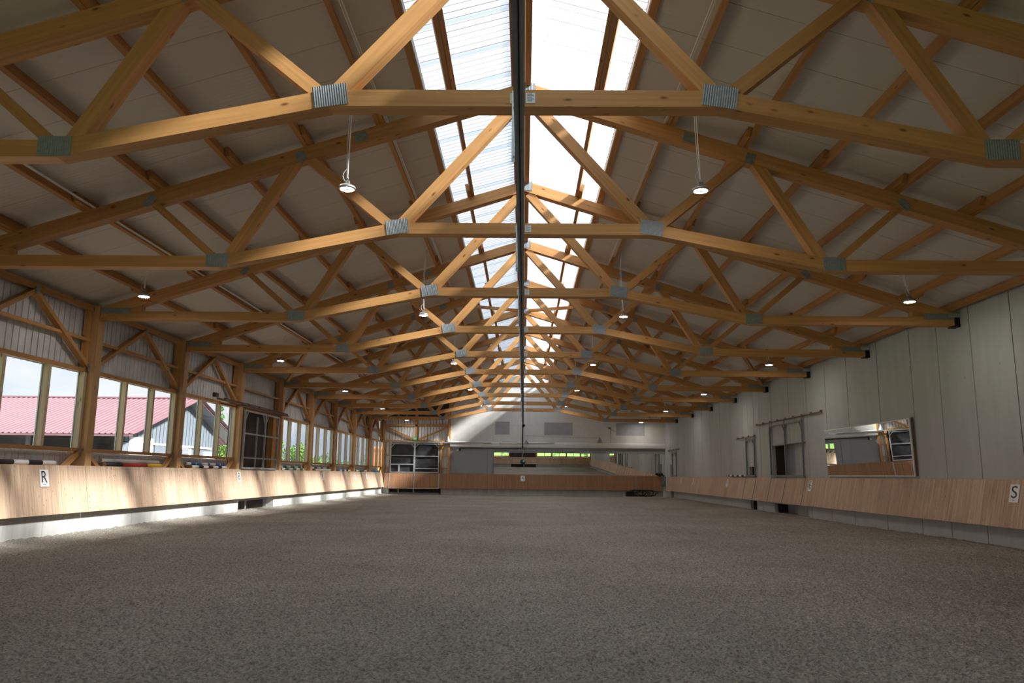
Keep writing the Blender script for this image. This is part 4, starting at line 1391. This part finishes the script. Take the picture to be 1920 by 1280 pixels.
tag(shelf_root, 'timber ledge behind the sunlit kickboard carrying the jump poles', 'ledge')
px = XP - 0.055
w_, k_ = WHITE, BLACKP
jump_pole(14.2, 17.62, px - 0.06, SH + 0.055, [(w_, 1), (k_, 1), (w_, 1), (k_, 1), (w_, 1), (k_, 1), (w_, 1)], 'black and white banded pole in the window bay above letter R', 0.055)
jump_pole(19.75, 22.9, px - 0.17, SH + 0.150, [(WHITE, 1)], 'plain white pole lying on top of the red and yellow pole', 0.052)
jump_pole(19.78, 22.85, px - 0.07, SH + 0.055, [(BLACKP, .85), (REDP, 1.35), (YELP, 0.85)], 'black, red and yellow pole in the second window bay', 0.055)
jump_pole(24.75, 27.95, px - 0.16, SH + 0.145, [(w_, .35), (BLUEP, .36), (w_, .1), (BLUEP, .4), (w_, .5), (BLUEP, .2), (w_, .5), (BLUEP, .38), (w_, .08), (BLUEP, .4)], 'blue and white pole lying upper in the bay before the gate', 0.05)
jump_pole(24.95, 27.9, px - 0.06, SH + 0.052, [(w_, .55), (k_, .35), (w_, .41), (k_, .4), (w_, .44), (k_, .33), (w_, .46)], 'white and black pole lying lower beside the blue one before the gate', 0.05)
for j in range(2):
    jump_pole(34.3, 37.75, px - 0.06 - 0.10 * j, SH + 0.055 + 0.10 * j, [(w_, .45), (GREENP, .55), (w_, .6), (GREENP, .6), (w_, .6), (GREENP, .5), (w_, .2)], ['green and white pole lying lower', 'green and white pole lying upper'][j] + ' in the first bay beyond the gate', 0.055)
jump_pole(39.5, 42.8, px - 0.16, SH + 0.15, [(w_, .5), (GREENP, .5), (w_, .7), (GREENP, .45), (w_, .8), (GREENP, .3)], 'white pole with short green bands, second bay beyond the gate', 0.055)
jump_pole(39.9, 43.0, px - 0.06, SH + 0.055, [(WHITE, 1)], 'plain white pole in the second bay beyond the gate', 0.055)
jump_pole(44.6, 47.9, px - 0.06, SH + 0.055, [(BLUEP, .7), (w_, .6), (BLUEP, .7), (w_, .6), (k_, .6), (w_, .7)], 'blue, white and black pole, third bay beyond the gate', 0.055)
jump_pole(49.6, 52.9, px - 0.06, SH + 0.06, [(w_, 1), (GREENP, 1.4), (w_, .8)], 'white pole with one broad green band near the far end', 0.06)
jump_pole(54.6, 57.8, px - 0.06, SH + 0.065, [(LBLUE, 1)], 'light blue pole in the last bay before the corner', 0.065)
jump_pole(37.25, 40.4, XR - 0.07, 1.563, [(w_, .7), (k_, .8), (w_, .9), (k_, .8), (w_, .9), (k_, .8), (w_, .8), (k_, .5)], 'black and white banded pole on the brown kickboard beside the narrow gate', 0.05)

# ------------------------------------------------------------------ small things on the end wall
def cone(x, z0, z1, r, label, m_=CONEM):
    o = lathe('loudspeaker_cone', [(r, 0), (r * 0.98, 0.012), (0.05, z1 - z0 - 0.05), (0.04, z1 - z0)], m_, None, 20)
    o.location = (x, Y1 - 0.50, z0)
    tube('bracket_arm', [(0, 0.0, z1 - z0), (0, 0.10, z1 - z0 + 0.03), (0, 0.49, z1 - z0 + 0.03)], 0.012, GALVD, o, 6)
    tag(o, label, 'cone', 'grey sheet cones on the end wall')
cone(-5.62, 3.86, 4.27, 0.23, 'grey sheet cone at the timber post beside the far left gate')
cone(5.65, 3.90, 4.28, 0.21, 'grey sheet cone on the white wall right of the rail')
cone(0.20, 3.78, 4.05, 0.17, 'grey sheet cone in the middle just below the rail end')
wire = tube('wire', [(0.1, Y1 - 0.05, 4.42), (3.0, Y1 - 0.05, 4.30), (5.6, Y1 - 0.05, 4.28)], 0.008, GALVD, None, 5)
tag(wire, 'thin slack wire across the white end wall to the right hand cone', 'wire')
tr = beam('trim_1', (-5.3, Y1 - 0.19, 3.80), (-2.4, Y1 - 0.19, 3.80), 0.05, 0.05, GALVD)
tag(tr, 'grey gate track on the lower edge of the white end wall', kind='structure')
for i, (xa, xb) in enumerate(((-1.75, -0.12), (0.2, 2.3))):
    o = tube('tube_lamp', [(xa, Y1 - 0.22, 3.87), (xb, Y1 - 0.22, 3.87)], 0.05, WHITE, None, 10)
    tube('end_cap', [(xa - 0.03, Y1 - 0.22, 3.87), (xa, Y1 - 0.22, 3.87)], 0.055, GALV, o, 10)
    tag(o, ['unlit white tube lamp left of the black pipe', 'unlit white tube lamp right of the black pipe'][i] + ' on the end wall', 'lamp', 'tube lamps on the end wall')
cm = box('surveillance_camera', 6.32, 6.52, Y1 - 0.3, Y1 - 0.06, 4.98, 5.05, BLACK)
tube('cable', [(0.08, 0.1, -0.03), (0.09, 0.11, -1.15)], 0.012, BLACK, cm, 5)
tube('wall_arm', [(0.0, 0.1, -0.02), (0.45, 0.16, -0.25)], 0.01, GALVD, cm, 5)
tag(cm, 'small dark camera box with a cable on the white end wall', 'camera')
ex_ = box('exit_sign', -8.22, -7.97, Y1 - 0.2, Y1 - 0.12, 3.99, 4.20, EXITG)
tag(ex_, 'small green exit sign above the far left gate', 'sign')
box('pictogram', 0.0, 0.08, -0.044, -0.04, -0.06, 0.05, SIGNW, ex_)
box('pictogram', -0.09, -0.03, -0.044, -0.04, -0.07, 0.06, SIGNW, ex_)
bx = box('lamp_box', -4.98, -4.84, Y1 - 0.14, Y1 - 0.03, 3.22, 3.31, SIGNW)
tag(bx, 'tiny white box beside the lower end of the black pipe', 'box')
# hose coil and tangle in the far right corner
hc = empty('hose_coil', (8.6, Y1 - 0.68, 0.02))
for j in range(5):
    pts = [(0.55 * math.cos(2 * math.pi * i / 16) * (1 + .12 * math.sin(j * 2 + i)) + 0.25 * j - 0.4, 0.12 * math.sin(j * 3.1 + i * .7), 0.26 + 0.22 * math.sin(2 * math.pi * i / 16)) for i in range(17)]
    tube('hose_loop', pts, 0.03, DARK, hc, 6)
box('reel_box', -1.1, -0.5, -0.15, 0.15, 0.0, 0.36, DARK, hc)
tag(hc, 'dark tangle of hoses under the kickboard in the far right corner', 'hose')
hb_ = empty('rope_bundle', (10.0, Y1 - 0.34, 1.54))
for j in range(3):
    pts = [(0.30 * (i / 8 - 0.5) + .1 * j, 0.06 * math.sin(i + j), 0.08 + 0.09 * math.sin(i * .9 + j * 2)) for i in range(9)]
    tube('rope', pts, 0.05, DARK, hb_, 6)
tag(hb_, 'dark bundle lying on the kickboard top in the far right corner', 'bundle')
cp = empty('corner_post', (10.28, Y1 - 1.05, 0.0))
box('post_face', -0.12, 0.03, -0.04, 0.04, 0, 0.47, WHITE, cp)
box('post_face', 0.06, 0.16, -0.04, 0.04, 0, 0.47, WHITE, cp)
box('foot_strip', -3.0, 0.16, -0.05, 0.02, 0, 0.035, WHITE, cp)
tag(cp, 'white post foot under the kickboard in the far right corner', 'post')

# hose reel standing before the near end door, seen only in the long mirror
hr = empty('hose_reel', (-0.1, Y0 + 0.75, 0.0))
o = lathe('reel_drum', [(0.40, -0.16), (0.42, -0.14), (0.30, -0.10), (0.30, 0.10), (0.42, 0.14), (0.40, 0.16)], plain('dark teal plastic', (0.015, 0.10, 0.095), 0.4, 0, 0.0), hr, 24)
o.rotation_euler = (math.pi / 2, 0, 0); o.location = (0, 0, 0.86)
o = lathe('hub', [(0.16, 0), (0.14, 0.04), (0.05, 0.05)], WHITE, hr, 16)
o.rotation_euler = (-math.pi / 2, 0, 0); o.location = (0.14, 0.16, 0.95)
for sx in (-0.2, 0.2):
    bar('leg', (sx, -0.15, 0.0), (sx * 0.3, 0, 0.86), 0.07, BLACK, hr)
    bar('leg', (sx, 0.2, 0.0), (sx * 0.3, 0, 0.86), 0.07, BLACK, hr)
tube('hose', [(0.05, 0.0, 1.25), (-0.1, -0.05, 1.7), (0.1, -0.1, 2.3), (0.12, -0.15, 3.2)], 0.035, WHITECAB, hr, 6)
tag(hr, 'dark teal round reel with a white hose, reflected in the long end wall mirror', 'hose reel')

# ------------------------------------------------------------------ outside: barn, trees, orange shed
bn = empty('barn', (-20.0, 45.8, 0))
G0, G1 = 38.6 - 45.8, 53.0 - 45.8            # eave lines in y
ze, zr = 3.28, 5.72
def bq(name, pts, m_, thick=(0, 0, 0.12)):
    V = [tuple(p) for p in pts] + [tuple(Vector(p) + Vector(thick)) for p in pts]
    return mesh_obj(name, V, BOX_F, m_, bn)
xl_ = -26.0
# roof slopes: corrugated near slope, plain far slope
def corr_slope(y_e, y_r, name):
    V, F = [], []
    x = xl_; i = 0
    prof_ = ((0, 0), (0.17, 0), (0.20, 0.035), (0.27, 0.035), (0.30, 0))
    n0 = 0
    while x < 0.75:
        for dx, dz in prof_[:-1]:
            V += [(x + dx, y_e, ze + dz), (x + dx, y_r, zr + dz)]
        x += 0.30
    n = len(V) // 2
    F = [(2 * i, 2 * i + 2, 2 * i + 3, 2 * i + 1) for i in range(n - 1)]
    return mesh_obj(name, V, F, ROOFRED, bn)
corr_slope(G0 - 0.4, 0.0, 'roof')
corr_slope(G1 + 0.4, 0.0, 'roof')
tube('ridge_cap', [(xl_, 0, zr + 0.03), (0.75, 0, zr + 0.03)], 0.09, ROOFRED, bn, 6)
bq('verge_board', [(0.72, G0 - 0.42, ze - 0.12), (0.78, G0 - 0.42, ze - 0.12), (0.78, 0, zr - 0.10), (0.72, 0, zr - 0.10)], ROOFRED, (0, 0, 0.16))
bq('verge_board', [(0.72, 0, zr - 0.10), (0.78, 0, zr - 0.10), (0.78, G1 + 0.42, ze - 0.12), (0.72, G1 + 0.42, ze - 0.12)], ROOFRED, (0, 0, 0.16))
bq('soffit', [(0.02, G0 - 0.3, ze - 0.10), (0.72, G0 - 0.3, ze - 0.10), (0.72, 0, zr - 0.12), (0.02, 0, zr - 0.12)], CLADO, (0, 0, 0.03))
bq('soffit', [(0.02, 0, zr - 0.12), (0.72, 0, zr - 0.12), (0.72, G1 + 0.3, ze - 0.10), (0.02, G1 + 0.3, ze - 0.10)], CLADO, (0, 0, 0.03))
bq('gutter', [(xl_, G0 - 0.52, ze - 0.12), (0.7, G0 - 0.52, ze - 0.12), (0.7, G0 - 0.40, ze - 0.12), (xl_, G0 - 0.40, ze - 0.12)], ROOFRED, (0, 0, 0.10))
# gable wall cladding strips, cut to the slope
def gz(y): return zr - 0.15 - (zr - ze) * abs(y) / (G1 + 0.4)
y = G0
GW = 5.0                                       # far wall line, set back under the wide eave
while y < GW - 0.01:
    yb = min(y + 0.42, GW)
    for (q0, q1, dx) in ((y, min(y + 0.34, GW), 0.0), (y + 0.34, yb, -0.05)):
        if q1 > q0 + 1e-3:
            zb = 2.95 if True else 0
            V = [(dx - 0.03, q0, zb), (dx, q0, zb), (dx, q1, zb), (dx - 0.03, q1, zb), (dx - 0.03, q0, gz(q0)), (dx, q0, gz(q0)), (dx, q1, gz(q1)), (dx - 0.03, q1, gz(q1))]
            mesh_obj('gable_cladding', V, BOX_F, CLADO, bn)
    y += 0.42
def gw(name, y0, y1, z0, z1, m_, dx=0.0):
    return box(name, dx - 0.06, dx, y0, y1, z0, z1, m_, bn)
gw('lower_wall', G0, -1.2, 0, 2.9, CLADO)
gw('lower_wall', 1.1, GW, 0, 2.9, CLADO)
gw('white_leaf', G0 + 0.8, -3.9, 0, 3.2, WHITE, 0.08)
gw('grey_leaf', -3.6, -1.2, 0, 2.86, CLADO, 0.06)
gw('white_leaf', 2.9, 4.7, 0, 2.7, WHITE, 0.08)
gw('door_track', -4.0, 0.0, 2.88, 2.98, WHITE, 0.10)
gw('door_track', 0.1, 4.0, 2.88, 2.98, WHITE, 0.10)
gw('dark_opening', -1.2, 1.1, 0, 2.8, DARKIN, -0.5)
gw('door_frame', 0.95, 1.15, 0, 2.9, WHITE, 0.02)
# long side under the eave: dark open front with posts and a low wall
box('side_back', xl_, 0.0, G0 + 2.6, G0 + 2.7, 0, ze + 0.6, DARKIN, bn)
box('side_wall', xl_, -0.05, G0, G0 + 0.12, 0, 1.9, GREYSHEET, bn)
for x in (-1.9, -4.6, -9.0, -14.0, -19.0):
    beam('side_post', (x, G0 + 0.06, 1.9), (x, G0 + 0.06, ze), 0.25, 0.2, DARKIN, bn, upv=(0, 1, 0))
tag(bn, 'barn with pink red metal roof and pale sheet gable outside the windows', 'barn')
yard = mesh_obj('ground_2', [(-60, 5, -0.20), (-11.2, 5, -0.20), (-11.2, 120, -0.20), (-60, 120, -0.20)], [(0, 1, 2, 3)], PAVE)
tag(yard, 'pale gravel yard outside the window wall', kind='structure')

def leaf_cloud(name, blobs, n, size, m_, parent, seed):
    """crown of many small leaves spread through several blobs"""
    g = np.random.default_rng(seed)
    V, F = [], []
    for i in range(n):
        bx_, by_, bz_, br = blobs[g.integers(len(blobs))]
        d = g.normal(size=3); d /= np.linalg.norm(d)
        r = br * g.uniform(0.55, 1.0) ** 0.6
        c = np.array([bx_, by_, bz_]) + d * r * np.array([1, 1, 0.9])
        a = g.normal(size=3); a /= np.linalg.norm(a)
        b = np.cross(a, d + 0.3 * g.normal(size=3)); b /= np.linalg.norm(b) + 1e-9
        s = size * g.uniform(0.6, 1.3)
        k = len(V)
        V += [tuple(c - a * s), tuple(c + b * s * 0.55), tuple(c + a * s), tuple(c - b * s * 0.55)]
        F.append((k, k + 1, k + 2, k + 3))
    o = mesh_obj(name, V, F, m_, parent)
    return o
def tree(loc, h, r, label, m_=LEAF, seed=1, n=2600, conifer=False, group='trees outside'):
    t = empty('tree', loc)
    g = np.random.default_rng(seed)
    if conifer:
        blobs = [(0, 0, h * (0.18 + 0.8 * i / 9), r * (1 - i / 9.6)) for i in range(10)]
        tube('trunk', [(0, 0, 0), (0, 0, h * 0.95)], [0.16, 0.03], BARK, t, 8)
    else:
        blobs = [(g.normal() * r * 0.45, g.normal() * r * 0.45, h * g.uniform(0.42, 0.85), r * g.uniform(0.35, 0.6)) for _ in range(9)]
        tube('trunk', [(0, 0, 0), (0.05, 0, h * 0.35), (0, 0.05, h * 0.7)], [0.2, 0.14, 0.06], BARK, t, 8)
    leaf_cloud('crown', blobs, int(n * 1.8), 0.10, m_, t, seed)
    tag(t, label, 'tree', group)
tree((-22.4, 57.5, -0.2), 4.6, 1.8, 'bright green leafy tree behind the corner of the barn', LEAF, 3)
tree((-26.6, 68.0, -0.2), 8.0, 1.2, 'slim dark fir rising behind the barn corner', LEAFD, 4, conifer=True)
tree((-20.2, 62.0, -0.2), 5.6, 1.2, 'yellow green upright tree seen just beyond the gate', LEAF, 5)
tree((-18.2, 64.0, -0.2), 4.2, 1.8, 'broad loose tree in the second pane beyond the gate', LEAF, 6, 1800)
tree((-20.0, 77.0, -0.2), 3.9, 1.8, 'small tree in the third pane beyond the gate', LEAFD, 8, 1500)
for i in range(9):
    tree((-46 + i * 4.5, 118 + 3 * math.sin(i * 2.1), -0.2), 3.6 + 1.2 * math.sin(i * 1.7) ** 2, 1.7, 'low bushy tree in the distant treeline', LEAFD, 20 + i, 700, group='distant treeline')
for i in range(7):
    tree((-21 + i * 6.6, Y0 - 26 - 3 * math.sin(i * 1.9), -0.2), 5.0 + math.sin(i * 2.3), 2.4, 'leafy tree on the meadow beyond the near end windows', LEAF, 40 + i, 900, group='trees beyond the near end')
sh_ = empty('shed', (-14.1, 78.0, -0.2))
V = box_v(-1.2, 0.6, -1.5, 1.5, 0.9, 4.0)
mesh_obj('wall', V, BOX_F, ORANGE, sh_)
mesh_obj('roof', [(-1.35, -1.6, 4.0), (0.75, -1.6, 4.0), (0.75, 1.6, 4.3), (-1.35, 1.6, 4.3), (-1.35, -1.6, 4.1), (0.75, -1.6, 4.1), (0.75, 1.6, 4.4), (-1.35, 1.6, 4.4)], BOX_F, ORANGE, sh_)
mesh_obj('base', box_v(-1.2, 0.6, -1.5, 1.5, 0, 0.9), BOX_F, CLADO, sh_)
tag(sh_, 'orange shed outside the last window bays', 'shed')
